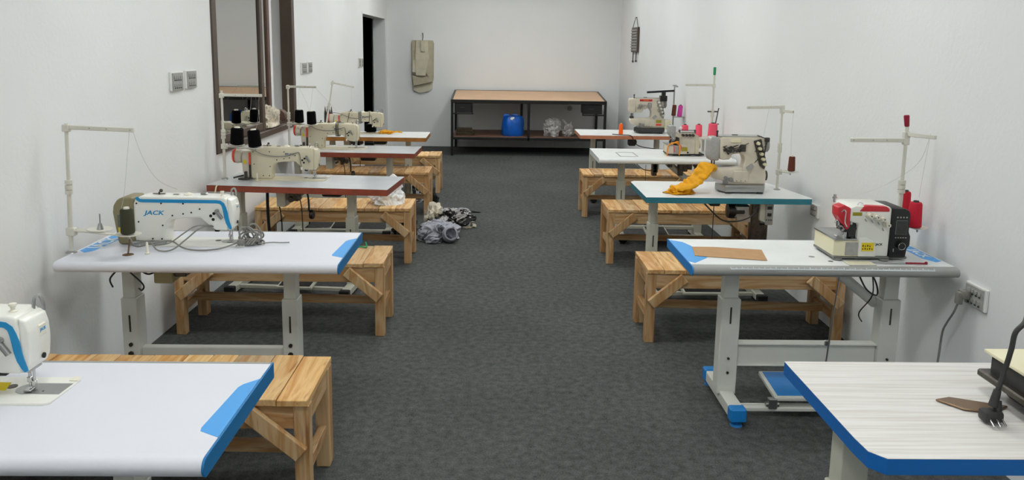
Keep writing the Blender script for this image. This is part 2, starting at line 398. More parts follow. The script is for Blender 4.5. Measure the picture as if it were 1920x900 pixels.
bench('farthest left pine bench, behind the ochre-edged table', -1.84, -.645, 9.18, 9.55, 1, 15)
bench('nearest right pine bench, behind the table with the cardboard strip', .875, 2.03, 4.43, 4.83, -1, 21)
bench('pine bench behind the teal-edged table', .885, 2.05, 6.15, 6.56, -1, 24)
bench('farthest right pine bench, behind the plain white-edged table', .878, 2.05, 7.93, 8.32, -1, 28)

# ------------------------------------------------------------------ sewing tables
def bullnose(y0, y1, z, th):
    r = th/2; pts = []
    for i in range(9):
        a = PI/2+PI*i/8*.9; pts.append((y0+r+math.cos(a)*r, z-r+math.sin(a)*r))
    return pts+[(y1, z-th), (y1, z)]
def rail_leg(t, x, yc, z, m, capm='rubber', foot=.46, wlow=.066, cap='foot_cap', hole=True):
    """outer channel, inner sliding post, top bracket, foot beam with caps"""
    MB().box(x-wlow/2, x+wlow/2, yc-.045, yc+.045, .055, z-.20, .003).out('leg', m, t)
    MB().box(x-wlow/2+.008, x+wlow/2-.008, yc-.036, yc+.036, z-.20, z-.012, .002).out('post', m, t)
    MB().box(x-.05, x+.05, yc-.15, yc+.15, z-.012, z-.001, .001).out('mounting_plate', m, t)
    f = MB().box(x-.03, x+.03, yc-foot/2, yc+foot/2, .022, .066, .004).out('foot_beam', m, t)
    for s in (-1, 1):
        y = yc+s*foot/2
        MB().box(x-.034, x+.034, min(y-s*.035, y+s*.012), max(y-s*.035, y+s*.012), .018, .071, .005).out(cap, capm, t)
        MB().cyl((x, y-s*.02, 0), (x, y-s*.02, .012), .024, .02).cyl((x, y-s*.02, .012), (x, y-s*.02, .022), .01).out('levelling_foot', capm, t)
    if hole:
        MB().box(x-.004, x+.004, yc-.0465, yc-.0445, z-.36, z-.28).out('leg_slot', 'dsteel', t)
        for dz in (.42, .47): MB().cyl((x, yc-.052, z-dz), (x, yc-.045, z-dz), .009).out('leg_bolt', 'dsteel', t)
def frame_low(t, xa, xb, yc, z, m, bar_z=.33, bh=.05, pedal=None, pm='rubber'):
    MB().box(min(xa, xb)+.034, max(xa, xb)-.034, yc-.02, yc+.02, bar_z-bh/2, bar_z+bh/2, .004).out('crossbar', m, t)
    MB().box(min(xa, xb)+.03, max(xa, xb)-.03, yc-.13, yc-.10, .034, .058, .003).out('pedal_bar', m, t)
    if pedal:
        a, b_, y0, y1 = pedal; mt = Matrix.Translation((0, yc-.12, .075)) @ Matrix.Rotation(.12, 4, 'X')
        MB().box(a, b_, y0, y1, 0, .02, .004, 1, mt).out('pedal', m, t)
        MB().box(a+.015, b_-.015, y0+.015, y1-.015, .0195, .024, .001, 1, mt).out('pedal_mat', pm, t)
        MB().box(a+.02, a+.04, -.012, .012, -.02, .004, mtx=mt).box(b_-.04, b_-.02, -.012, .012, -.02, .004, mtx=mt).out('pedal_hinge', 'steel', t)
def slab_table(label, x0, x1, y0, y1, z, topm, edgem, legm, th=.042, rz=0, pts=None, legs=(.17, -.29), name='sewing_table', pedal=None, barz=.33, yc=None, foot=.46):
    """flat laminated top with a coloured band; local origin = front left corner on the floor"""
    t = thing(name, label, 'table', (x0, y0, 0), rz, 'industrial sewing tables in two rows'); L, D = x1-x0, y1-y0
    pts = pts or [(0, 0), (L, 0), (L, D), (0, D)]
    MB().ext(pts, 'z', z-.0012, z).out('laminate', topm, t, 0)
    MB().ext(pts, 'z', z-th, z-.0012, .0012).out('edge_band', edgem, t, 0)
    yc = yc or D*.52
    for x in legs:
        xx = x if x > 0 else L+x
        rail_leg(t, xx, yc, z-th, legm, foot=foot)
    frame_low(t, legs[0], L+legs[1] if legs[1] < 0 else legs[1], yc, z, legm, barz, pedal=pedal)
    return t
def under_box(t, m, x0, x1, y0, y1, z0, z1, panel=None, name='control_box'):
    MB().box(x0, x1, y0, y1, z0, z1, .006, 2).out(name, m, t)
# -- T1 and T2: white rounded tops with blue aisle ends
def jack_table(label, x0, x1, y0, y1, z, ruler=False, th=.045, legx=(.27, -.22), mirror=False):
    t = thing('sewing_table', label, 'table', (x0, y0, 0), 0, 'industrial sewing tables in two rows'); L, D = x1-x0, y1-y0
    prof = bullnose(0, D-.006, z, th)
    a, b_ = (0, L-.006) if not mirror else (.006, L)
    if ruler:
        # grey rounded front trim and white top
        MB().ext([(y, zz) for y, zz in prof if y < .026]+[(.026, z-th+.0), (.026, z)] if False else bullnose(0, .05, z-.001, th-.001), 'x', a, b_-.0, .0008).out('front_trim', 'greyrail', t)
        MB().box(a, b_, .0505, D, z-th, z, .001).out('tabletop', 'white2', t)
    else:
        MB().ext(prof, 'x', a, b_, 0).out('tabletop', 'white', t)
        MB().box(a, b_, D-.0055, D+.006, z-th, z+.001, .001).out('back_trim', 'greyrail', t)
    cx = (L-.0055, L) if not mirror else (0, .0055)
    MB().ext(bullnose(-.001, D+.004, z+.0008, th+.002), 'x', cx[0], cx[1], .0008).out('end_band', 'blueedge' if not mirror else 'bluecap', t)
    return t, L, D
tA, L, D = jack_table('nearest white left table with blue aisle edge, cut by the photo edge', -1.86, -.637, 1.650, 2.21, .77)
tB, L2, D2 = jack_table('white left table with rounded front, carrying the machine with the olive cone', -1.842, -.655, 3.265, 3.865, .77)
for t, L, D in ((tA, L, D), (tB, L2, D2)):
    # aisle-side sticker
    MB().ext([(L-.006, D*.20), (L-.058, D*.255), (L-.062, D*.285), (L-.048, D*.70), (L-.04, D*.735), (L-.006, D*.80)], 'z', .7701, .7706).out('corner_sticker', 'blue', t, 0)
MB().ext([(.012, .20), (.05, .165), (.075, .20), (.095, .50), (.02, .52)], 'z', .7701, .7706).out('wall_side_sticker', 'blue', tB, 0)
text('JACK', .085, 'whiteink', tB, (.052, .345, .7709), (0, 0, PI/2), sx=1.05)
for t, L, D, px in ((tA, L, D, (.30, L-.285)), (tB, L2, D2, (.17, L2-.285))):
    yc = .33
    for x in px:
        rail_leg(t, x, yc, .725, 'steelp', wlow=.072, foot=.44)
    frame_low(t, px[0], px[1], yc, .725, 'steelp', .262, .042, (.40, .66, -.12, .13))
    MB().cyl((px[1], yc-.05, .262), (px[1], yc-.056, .262), .012).out('crossbar_bolt', 'dsteel', t); MB().cyl((px[0], yc-.05, .262), (px[0], yc-.056, .262), .012).out('crossbar_bolt', 'dsteel', t)
# under T2: box, mounting, cables
MB().box(.345, .425, .16, .27, .635, .722, .004).out('control_box', 'olive_d', tB)
MB().box(.426, .48, .18, .25, .66, .722, .003).cyl((.50, .215, .70), (.56, .215, .70), .008).out('switch_block', 'dsteel', tB)
MB().tube([(.17, .20, .722), (.19, .16, .70), (.165, .14, .66), (.17, .15, .62)], .004).tube([(.22, .2, .722), (.24, .15, .70), (.31, .13, .64), (.30, .14, .61), (.26, .2, .60)], .004).tube([(.22, .2, .72), (.30, .12, .712), (.355, .1, .695), (.40, .15, .72)], .004).out('cable', 'bcord', tB)

# -- T3, T4: grey tops with red-brown edges, T5 white top with ochre edge
def motor_gear(t, x, y, z, boxm='creamp', pad=True):
    """clutch box, dark gear cluster and the knee lifter hanging under the top"""
    MB().box(x, x+.06, y-.05, y+.05, z-.125, z-.012, .004).out('switch_box', boxm, t)
    g = MB().box(x-.06, x+.42, y-.03, y+.14, z-.02, z-.001, .004).box(x+.07, x+.16, y-.02, y+.1, z-.055, z-.015, .003)
    r = random.Random(int(x*100)+3)
    for _ in range(7):
        cx, cz = x+.07+r.random()*.12, z-.03-r.random()*.06; g.cyl((cx, y-.03, cz), (cx, y+.03, cz), .008+.012*r.random(), n=8)
    g.out('linkage_gear', 'dsteel', t)
    MB().box(x+.30, x+.43, y-.02, y+.1, z-.055, z-.001, .012, 2).out('oil_pan', 'black', t)
    MB().tube([(x+.12, y, z-.05), (x+.155, y, z-.14), (x+.16, y, .16)], .004).out('pedal_rod', 'dsteel', t)
    if pad:
        MB().tube([(x+.16, y-.02, z-.012), (x+.205, y-.03, z-.03), (x+.215, y-.03, z-.10), (x+.215, y-.03, z-.15)], .007).out('knee_lifter_arm', 'black', t)
        MB().lathe([(.0, -.014), (.03, -.012), (.034, 0), (.03, .012), (0, .014)], (x+.235, y-.03, z-.175), 18, 'X').out('knee_pad', 'black', t)
tC = slab_table('first red-brown edged left table with grey top, nearest of the two', -1.885, -.69, 5.175, 5.71, .77, 'greytop', 'rededge', 'creamp', rz=-.09, legs=(.10, -.31), pedal=(.42, .66, -.1, .14))
motor_gear(tC, .40, .22, .728)
MB().tube([(.075, -.004, .772), (.068, -.012, .75), (.07, -.012, .70), (.10, .1, .6)], .005).out('cable', 'yel_cream', tC)
tD = slab_table('second red-brown edged left table with grey top, farther back', -1.885, -.70, 6.88, 7.40, .77, 'greytop', 'rededge', 'creamp', rz=-.03, legs=(.10, -.26), pedal=(.42, .66, -.1, .14))
motor_gear(tD, .38, .2, .728)
tE = slab_table('farthest left sewing table with ochre wooden edge and white top', -1.87, -.71, 8.07, 8.63, .77, 'white2', 'woodedge', 'creamp', legs=(.14, -.22), yc=.375, foot=.25)
motor_gear(tE, .30, .2, .728, pad=False)

# -- right row
tF = thing('sewing_table', 'nearest right table with pale wood-grain top and dark blue edge', 'table', (.89, 1.715, 0), 0, 'industrial sewing tables in two rows')
MB().ext([(0, .035), (.03, 0), (1.18, 0), (1.18, .585), (-.004, .585), (-.004, .1)], 'z', .7488, .75).out('laminate', 'streak', tF, 0)
MB().ext([(0, .035), (.03, 0), (1.18, 0), (1.18, .585), (-.004, .585), (-.004, .1)], 'z', .708, .7488, .001).out('edge_band', 'darkblue', tF, 0)
for x in (.085, .98): rail_leg(tF, x, .30, .708, 'creamp', wlow=.09)
frame_low(tF, .085, .98, .30, .75, 'creamp')
tG, L, D = jack_table('white right table with grey ruler-printed front and blue aisle end', .862, 2.045, 3.36, 3.885, .75, True, .042, mirror=True)
MB().ext([(.004, .10), (.028, .07), (.105, .16), (.085, .38), (.06, .46), (.004, .50)], 'z', .7502, .7507).out('corner_sticker', 'blue', tG, 0)
MB().ext([(L-.01, .14), (L-.045, .12), (L-.075, .19), (L-.075, .50), (L-.01, .51)], 'z', .7502, .7507).out('wall_side_sticker', 'blue', tG, 0)
text('JACK', .06, 'whiteink', tG, (L-.042, .28, .751), (0, 0, -PI/2), sx=1.1)
tk = MB()
RM = Matrix.Translation((0, .0205-.0208*math.sin(.62), .7285+.0208*math.cos(.62))) @ Matrix.Rotation(.62, 4, 'X')
for i in range(0, 181):            # ruler printed along the curved trim
    x = .17+i*.005; h = .014 if i % 10 == 0 else .010 if i % 5 == 0 else .006
    tk.box(x-.0007, x+.0007, -.007, -.007+h, -.001, .0012, mtx=RM)
tk.box(.17, 1.07, -.0082, -.0068, -.001, .0012, mtx=RM)
tk.out('ruler_print', 'whiteink', tG, 0)
for x in (.245, 1.0):
    MB().box(x-.045, x+.045, .21, .29, .07, .54, .004).out('leg', 'steelp', tG)
    MB().box(x-.034, x+.034, .22, .28, .54, .697, .003).out('post', 'steelp', tG)
    MB().box(x-.10, x+.10, .12, .38, .697, .707, .002).out('mounting_plate', 'steelp', tG)
    MB().box(x-.004, x+.004, .2085, .2105, .42, .50).out('leg_slot', 'dsteel', tG)
    for bz in (.25, .18): MB().cyl((x, .203, bz), (x, .21, bz), .006).out('leg_bolt', 'dsteel', tG)
    MB().box(x-.032, x+.032, .03, .49, .03, .085, .004).out('foot_beam', 'steelp', tG)
    for y in (.035, .485):
        MB().box(x-.037, x+.037, y-.035, y+.022, .026, .09, .006).out('foot_cap', 'bluecap', tG)
        MB().cyl((x, y, 0), (x, y, .01), .028, .024).cyl((x, y, .01), (x, y, .03), .012).out('levelling_foot', 'bluecap', tG)
MB().box(.291, .954, .235, .265, .21, .315, .003).box(.291, .954, .222, .278, .31, .318, .002).box(.291, .954, .222, .278, .206, .213, .002).out('crossbar', 'steelp', tG)
MB().box(.278, .968, .10, .13, .035, .055, .003).box(.278, .968, .14, .15, .045, .055, .002).out('pedal_bar', 'steelp', tG)
mt = Matrix.Translation((0, .10, .085)) @ Matrix.Rotation(.10, 4, 'X')
MB().box(.44, .84, 0, .25, 0, .022, .006, 2, mt).out('pedal', 'steelp', tG)
MB().box(.455, .825, .014, .236, .0215, .026, .002, 1, mt).out('pedal_mat', 'bluecap', tG)
MB().box(.41, .45, .09, .12, .05, .10, .003).cyl((.40, .105, .07), (.46, .105, .07), .012).out('pedal_hinge', 'steel', tG)
MB().cyl((.66, .03, .70), (.66, .12, .11), .0035).box(.648, .672, .09, .105, .36, .385, .003).out('pedal_rod', 'steel', tG)
MB().cyl((.70, .2, .70), (.96, .3, .50), .024).out('exhaust_tube', 'steelp', tG)
MB().tube([(.775, .1, .705), (.80, .06, .64), (.87, .1, .60), (.91, .2, .63), (.90, .3, .70)], .004).tube([(.84, .1, .705), (.85, .1, .6), (.82, .15, .5), (.86, .2, .44)], .003).out('cable', 'bcord', tG)
MB().cyl((.60, .2, .7502), (.60, .2, .7508), .014).cyl((.655, .12, .7502), (.655, .12, .7508), .012).out('hole_plugs', 'steel', tG)
tH = slab_table('right table with teal edge and clipped corner', .965, 2.045, 5.02, 5.66, .75, 'white2', 'teal', 'creamp', th=.038, pts=[(.0, 0), (1.07, 0), (1.08, .02), (1.0, .55), (.97, .64), (.03, .64), (-.0, .60)], legs=(.115, .83), pedal=(.30, .60, -.1, .16), barz=.22)
# motor and box under the teal table
MB().lathe([(0, 0), (.048, .003), (.052, .02), (.052, .10), (.045, .12), (0, .122)], (.56, .12, .645), 20, 'X').out('motor', 'black', tH)
f = MB()
for i in range(6): f.box(.61, .70, .12+.055*math.cos(2.2+i*.35)-.003, .12+.055*math.cos(2.2+i*.35)+.003, .645-.062*math.sin(.4+i*.4)-.003, .645-.03*math.sin(.4+i*.4))
f.box(.60, .70, .07, .17, .60, .69, .01).out('motor_fins', 'steel', tH)
MB().box(.765, .85, .08, .19, .585, .705, .01, 2).out('control_box', 'creamp', tH)
MB().box(.80, .852, .068, .081, .56, .70, .008, 2).out('box_front', 'plate', tH)
g = MB().box(.81, .84, .064, .069, .665, .685).box(.812, .838, .064, .069, .62, .64)
for i in range(3): g.cyl((.808+i*.015, .064, .595), (.808+i*.015, .069, .595), .004, n=8)
g.out('switches', 'black', tH)
MB().box(.44, .51, .1, .16, .675, .71, .008).cyl((.475, .13, .675), (.475, .13, .10), .003).out('lifter_block', 'iron', tH)
MB().tube([(.38, .02, .712), (.42, .0, .67), (.50, .0, .605), (.60, .0, .60), (.68, .0, .63), (.74, .03, .68)], .005).out('cable', 'bcord', tH)
MB().box(.72, .78, .1, .16, .35, .70, .005).box(.76, .84, .12, .2, .40, .56, .01).out('belt_guard', 'dsteel', tH)
# R4
tI = thing('sewing_table', 'all-white right table with rounded front carrying the small overlocker', 'table', (.87, 6.68, 0), 0, 'industrial sewing tables in two rows')
MB().ext(bullnose(0, .70, .77, .045), 'x', 0, 1.17, .001).out('tabletop', 'white2', tI)
MB().box(.20, .34, .14, .15, .7701, .772).box(.22, .36, .42, .43, .7701, .772).box(.20, .21, .15, .42, .7701, .772).box(.35, .36, .15, .42, .7701, .772).out('inset_panel', 'greyrail', tI)
for x in (.25, .95): rail_leg(tI, x, .36, .725, 'creamp', wlow=.07)
frame_low(tI, .25, .95, .36, .77, 'creamp', .10, .03, (.46, .66, -.14, .16))
MB().cyl((.62, .2, .72), (.86, .25, .52), .028).out('exhaust_tube', 'steelp', tI)
gg = MB().box(.48, 1.02, .15, .22, .714, .7245); rr = random.Random(5)
for _ in range(12): 
    cx = .50+rr.random()*.5; cz = .60+rr.random()*.11; gg.box(cx-.02, cx+.02, .15, .22, cz-.02, .724, .004)
gg.out('linkage_gear', 'dsteel', tI)
MB().tube([(.33, .05, .72), (.38, .03, .68), (.44, .04, .665), (.50, .08, .67)], .004).tube([(.40, .0, .72), (.40, .0, .5), (.41, .1, .3)], .002).out('cable', 'bcord', tI)
# R5
tJ = slab_table('farthest right table with terracotta edge', .905, 2.0, 8.56, 9.20, .765, 'white2', 'pinkedge', 'creamp', legs=(.18, -.2), th=.04)
MB().box(.56, .64, .2, .3, .63, .724, .01).cyl((.60, .15, .68), (.60, .2, .68), .04).out('motor', 'iron', tJ)
MB().tube([(.36, .1, .77), (.46, .04, .77), (.55, -.01, .765), (.58, -.02, .70), (.66, -.01, .65), (.85, 0, .625), (1.05, .02, .625)], .005).out('cable', 'bcord', tJ)

# ------------------------------------------------------------------ lockstitch machine
def lockstitch(label, loc, kind, rz=0):
    """origin: right end of the bed, middle of its depth, on the table top; arm runs to -x"""
    t = thing('sewing_machine', label, 'sewing machine', loc, rz, 'straight-stitch machines in the left row'); t.scale = (.92, .92, .92)
    S = 'shell' if kind == 'jack' else 'cream'
    MB().ext([(-.477, -.089), (.02, -.089), (.035, -.079), (.04, .079), (.03, .089), (-.477, .089)], 'z', -.003, .005, .0015).out('bed', S, t)
    np_ = [(-.003, -.03), (-.003, .042), (-.08, .042)]+[(-.08+.036*math.cos(a), .006+.036*math.sin(a)) for a in [PI/2+PI*i/10 for i in range(11)]]
    MB().ext([(.034, -.03)]+[(.036, .042)]+[(-.067+.036*math.cos(PI/2+PI*i/10), .006+.036*math.sin(PI/2+PI*i/10)) for i in range(11)], 'z', .005, .0062).out('needle_plate', 'steel', t)
    MB().cyl((-.125, .02, .005), (-.125, .02, .0065), .014).cyl((-.02, -.012, .0062), (-.02, -.012, .0068), .003).out('bed_screw', 'dsteel', t)
    MB().box(.015, .039, .06, .088, .0045, .0075, .0012).out('bed_hinge_tab', 'ivory', t)
    # column, arm and nose in one casting
    MB().ext([(-.502, .005), (-.362, .005), (-.358, .08), (-.347, .108), (-.322, .126), (-.26, .134), (-.182, .136), (-.168, .122), (-.112, .075), (-.05, .074), (-.046, .20), (-.055, .236), (-.075, .241), (-.47, .243), (-.495, .232), (-.508, .205), (-.508, .02)], 'y', -.055, .06, .009, 3).out('body', S, t)
    if kind == 'jack':
        MB().ext([(-.49, .02), (-.37, .02), (-.366, .09), (-.352, .118), (-.325, .138), (-.26, .144), (-.176, .146), (-.162, .165), (-.185, .205), (-.30, .206), (-.488, .206), (-.497, .19), (-.497, .03)], 'y', -.0565, -.05, .0008).out('front_cover', S, t)
    # face cover on the right end
    MB().ext([(-.049, .074), (-.036, .078), (-.026, .10), (-.020, .15), (-.022, .195), (-.030, .225), (-.05, .236)], 'y', -.053, .053, .007, 3).out('face_plate', S, t)
    # mechanism below the nose
    MB().cyl((-.060, 0, .016), (-.060, 0, .078), .0045, n=12).cyl((-.048, .0, .02), (-.048, 0, .078), .004, n=10).box(-.066, -.053, -.008, .008, .030, .046, .002).out('needle_bar', 'chrome', t)
    MB().box(-.070, -.050, -.022, .012, .007, .012, .001).box(-.054, -.044, -.006, .006, .010, .034, .001).out('presser_foot', 'chrome', t)
    MB().box(-.085, -.04, -.03, .03, .068, .075, .002).out('nose_base_plate', 'steel', t)
    MB().box(-.118, -.095, -.05, -.03, .066, .084, .003).out('needle_light', 'black', t)
    # thread take-up lever, tension and screws
    MB().cyl((-.098, -.056, .174), (-.098, -.072, .174), .0095).bar((-.096, -.066, .168), (-.075, -.066, .138), .009, .008, up=(0, 1, 0), bev=.003).out('tension_knob', 'steel', t)
    for (x, z, r) in ((-.131, .148, .0075), (-.115, .160, .0075), (-.120, .130, .0075)): MB().cyl((x, -.0535, z), (x, -.057, z), r, n=14).out('screw_plug', 'black', t)
    for (x, z) in ((-.49, .207), (-.37, .208), (-.263, .208), (-.485, .115), (-.368, .098), (-.318, .148), (-.265, .157), (-.225, .164), (-.183, .182), (-.42, .03), (-.375, .03)):
        ya = -.0555 if kind != 'jack' else -.0565
        MB().cyl((x, ya, z), (x, ya-.002, z), .0042, n=10).out('screw', 'black', t)
    MB().cyl((-.0235, .01, .105), (-.0195, .01, .105), .008, n=12).out('face_screw', 'black', t)
    # top fittings
    MB().lathe([(0, 0), (.010, 0), (.011, .006), (.006, .010), (.0065, .018), (.011, .022), (.010, .028), (0, .029)], (-.085, -.01, .236), 14).out('thread_post', 'ivory' if kind == 'jack' else 'chrome', t)
    MB().tube([(-.058, .04, .232), (-.056, .045, .262), (-.044, .05, .268), (-.036, .05, .25), (-.036, .05, .225)], .005).out('presser_lever', 'steel', t)
    MB().lathe([(0, 0), (.024, 0), (.022, .005), (.012, .010), (.004, .014), (0, .015)], (-.255, 0, .241), 16).out('oil_window', 'ivory', t)
    MB().cyl((-.40, 0, .24), (-.40, 0, .256), .004).box(-.43, -.37, -.006, .006, .2455, .249, .001).ball((-.39, 0, .262), .009).out('thread_guide', 'dsteel', t)
    MB().box(-.33, -.30, -.01, .01, .241, .246, .002).out('thread_clip', 'steel', t); MB().box(-.20, -.165, .0, .03, .241, .252, .006).out('bobbin_winder', 'steel', t)
    if kind == 'jack':
        # raised rear section of the cover, blue stripe
        def band(pts, w, y, name='blue_stripe'):
            m = MB(); P = [Vector((p[0], 0, p[1])) for p in pts]; A = []; B = []
            for i, p in enumerate(P):
                d = (P[min(i+1, len(P)-1)]-P[max(i-1, 0)]).normalized(); n = Vector((-d.z, 0, d.x)); ww = w[i] if isinstance(w, list) else w
                A.append(p+n*ww/2); B.append(p-n*ww/2)
            m.ext([(v.x, v.z) for v in A]+[(v.x, v.z) for v in B[::-1]], 'y', y-.0012, y+.003); return m.out(name, 'brandblue', t, 0)
        band([(-.488, .238), (-.484, .229), (-.474, .222), (-.46, .2205), (-.10, .2195), (-.083, .217), (-.070, .207), (-.0635, .19), (-.0585, .165), (-.055, .14), (-.049, .115), (-.041, .095), (-.035, .082)], [.0165]*5+[.017, .018, .0195, .021, .021, .020, .016, .010], -.0555)
        text('JACK', .030, 'brandblue', t, (-.408, -.0572, .160), FRONT, shear=.25, sx=1.35, name='brand_lettering')
        MB().box(-.030, -.0188, -.008, .028, .165, .20, .003).out('face_badge', 'ivory', t)
        text('JACK', .012, 'brandblue', t, (-.0183, .010, .184), (PI/2, 0, PI/2), sx=1.0, name='badge_lettering')
        # olive motor housing
        MB().ext([(-.508, .0), (-.585, .0), (-.592, .02), (-.610, .16), (-.605, .195), (-.585, .225), (-.56, .236), (-.508, .236)], 'y', -.06, .085, .012, 3).out('motor_housing', 'olive', t)
        MB().box(-.585, -.555, -.0625, -.059, .09, .15, .004).cyl((-.57, -.066, .13), (-.57, -.06, .13), .006).out('switch_panel', 'lcd', t)
        MB().box(-.583, -.563, -.063, -.0595, .062, .085).out('warning_label', 'yellow', t)
        MB().box(-.355, -.505, -.085, -.062, .0, .018, .004).out('base_cover', 'steel', t)
    else:
        text('BRUCE', .019, 'ink', t, (-.225, -.0555, .192), FRONT, shear=.2, sx=1.15, name='brand_lettering')
        # rear motor housing, red lamp and belt cover
        MB().ext([(-.508, .01), (-.565, .01), (-.575, .06), (-.58, .15), (-.57, .21), (-.508, .215)], 'y', -.045, .055, .006, 2).out('motor_housing', 'cream2', t)
        MB().box(-.526, -.513, -.0555, -.045, .11, .20, .003).out('red_switch_strip', 'redorange', t)
        MB().box(-.524, -.512, -.056, -.046, .012, .11, .002).out('black_strip', 'black', t)
        MB().lathe([(0, 0), (.045, 0), (.052, .01), (.05, .045), (.03, .055), (0, .056)], (-.635, .0, .165), 20, 'X').out('handwheel', 'cream2', t)
        MB().lathe([(.0, 0), (.046, 0), (.052, .008), (.052, .014), (0, .015)], (-.650, .0, .168), 20, 'X').out('handwheel_rim', 'redorange', t)
        MB().box(-.565, -.545, -.047, -.044, .115, .145).out('small_yellow_label', 'yellow', t)
        MB().box(-.60, -.52, -.08, .05, .0, .012, .003).bar((-.56, -.03, .03), (-.64, -.06, .012), .012, .012).box(-.56, -.54, -.06, -.03, .0, .06, .004).out('belt_lever', 'dsteel', t)
        # slack cable along the arm
        MB().tube([(-.60, -.06, .235), (-.50, -.065, .225), (-.42, -.062, .19), (-.34, -.06, .175), (-.24, -.059, .180), (-.165, -.059, .205), (-.148, -.06, .19), (-.142, -.06, .12), (-.135, -.055, .09)], .0035).out('sewing_cable', 'cord', t)
        MB().box(-.145, -.13, -.06, -.05, .075, .10, .003).out('switch_pod', 'ivory', t)
    return t
lockstitch('white machine with blue stripe on the nearest left table, cut off by the photo edge', (-1.157, 2.005, .772), 'jack')
lockstitch('white machine with blue stripe and olive motor cover, beside the olive thread cone', (-1.170, 3.63, .772), 'jack')
lockstitch('cream machine on the first red-edged table, lower of the two under black cones', (-1.192, 5.45, .772), 'cream')
mD = lockstitch('cream machine on the second red-edged table, black cable wound round its arm', (-1.203, 7.15, .772), 'cream')
mE = lockstitch('farthest cream machine, in front of the black doorway, on the ochre-edged table', (-1.165, 8.42, .772), 'cream')
w_ = MB()
for i in range(3):
    x = -.235+i*.012
    w_.tube([(x, -.065, .13), (x-.004, -.066, .2), (x, -.06, .248), (x, .06, .248), (x, .062, .13), (x, -.065, .125), (x, -.065, .14)], .0035, 6, 3)
w_.out('wound_cable', 'bcord', mD)
w_ = MB().box(-.30, -.265, -.0595, .0595, .115, .2465, .002).out('grey_tape_band', 'cord', mE)
MB().tube([(-.40, -.06, .24), (-.41, -.062, .18), (-.425, -.06, .13)], .003).tube([(-.17, -.06, .245), (-.172, -.06, .19), (-.178, -.06, .135)], .003).out('cable_tie', 'iron', mE)
# details on the two near machines
cpl = MB().box(-.17, .17, -.012, .012, 0, .001).out('yellow_tag', 'yellow'); 
tag(cpl, 'yellow printed tag lying on the bed of the nearest left machine', 'tag'); at(cpl, (-1.31, 1.995, .790), (.35, .0, -.05)); cpl.scale = (.28, 1.2, 1)
c_ = MB().tube([(-1.36, 1.93, .785), (-1.30, 1.925, .80), (-1.272, 1.93, .815), (-1.262, 1.94, .80), (-1.27, 1.95, .782), (-1.32, 1.96, .781)], .004).out('grey_cord_loop', 'cord')
tag(c_, 'grey cord loop at the left photo edge on the nearest machine bed', 'cord')

# ------------------------------------------------------------------ thread cones
def cone(label, p, m, r1=.030, r2=.022, h=.10, tilt=(0, 0), group='thread cones'):
    t = thing('thread_cone', label, 'thread cone', p, group=group); t.rotation_euler = (tilt[0], tilt[1], 0)
    MB().lathe([(r1*.8, 0), (r1, .004), (r1*1.01, h*.1), (r2*1.02, h*.94), (r2*.85, h)], n=22).out('thread', m, t)
    MB().lathe([(0, h), (r2*.5, h+.0002), (r2*.42, h+.008), (.003, h+.009)], n=14).out('core', 'ivory' if m in ('cone_black', 'olive_thread', 'brownth', 'orange') else 'iron', t)
    return t
# ------------------------------------------------------------------ thread stands
def stand(label, base, h, arms, discs, m='stand', lean=(0, 0), wires=(), collar=True, r=.0095, dr=.052):
    """base on the table top; arms = [(dx,dy,z)], discs = [(x,y,z)] relative to base"""
    t = thing('thread_stand', label, 'thread stand', base, group='thread stands clamped to the tables')
    t.rotation_euler = (lean[0], lean[1], 0)
    MB().lathe([(0, 0), (.024, 0), (.022, .004), (.012, .008), (0, .009)]).out('base_flange', 'steel', t)
    MB().cyl((0, 0, .006), (0, 0, h*.55), r).cyl((0, 0, h*.5), (0, 0, h), r*.8).out('pole', m, t)
    if collar:
        c = MB()
        for dz in (0, .022, .044): c.cyl((0, 0, h*.46+dz), (0, 0, h*.46+dz+.018), r*1.6, n=14)
        c.out('pole_coupling', m, t)
    for (dx, dy, z) in arms:
        d = Vector((dx, dy, 0)); 
        MB().box(-.014, .014, -.014, .014, z-.02, z+.012, .003).out('arm_clamp', m, t)
        MB().bar((0, 0, z), (dx, dy, z), .013, .019, bev=.002).out('arm', m, t)
        e = MB()
        for f in (.35, .6, .95): e.cyl((dx*f, dy*f-.007, z), (dx*f, dy*f+.007, z), .0035, n=8)
        e.out('arm_eyelets', 'steel', t)
    for (x, y, z) in discs:
        MB().bar((0, 0, z-.006), (x, y, z-.006), .018, .008, up=(0, 0, 1), bev=.002).out('disc_arm', m, t)
        MB().lathe([(0, -.004), (dr*.6, -.004), (dr, .001), (dr, .004), (dr*.7, .001), (0, .001)], (x, y, z), 24).out('disc', m, t)
        MB().cyl((x, y, z), (x, y, z+.07), .003, n=8).lathe([(.014, .001), (.007, .028), (0, .029)], (x, y, z), 12).cyl((x, y, z-.02), (x, y, z), .004, n=8).out('spindle', 'steel', t)
    if discs: MB().box(-.015, .024, -.015, .015, discs[0][2]-.03, discs[0][2]+.006, .003).out('disc_clamp', m, t)
    for wv in wires: MB().tube(wv, .0007, 4, 5).out('thread', 'thread', t)
    return t
stand('tall cream thread stand on the left table with the olive cone', (-1.848, 3.43, .77), .565, [(.285, .0, .55)], [(.125, .005, .107), (.276, -.06, .107)], wires=[[(.265, 0, .545), (.25, .0, .40), (.235, 0, .27), (.232, -.03, .20)], [(.28, 0, .545), (.30, .05, .42), (.34, .1, .32), (.385, .2, .262)]], lean=(0, .033))
cone('olive thread cone on the stand beside the white and blue machine', (-1.571, 3.37, .872), 'olive_thread', .028, .026, .108)
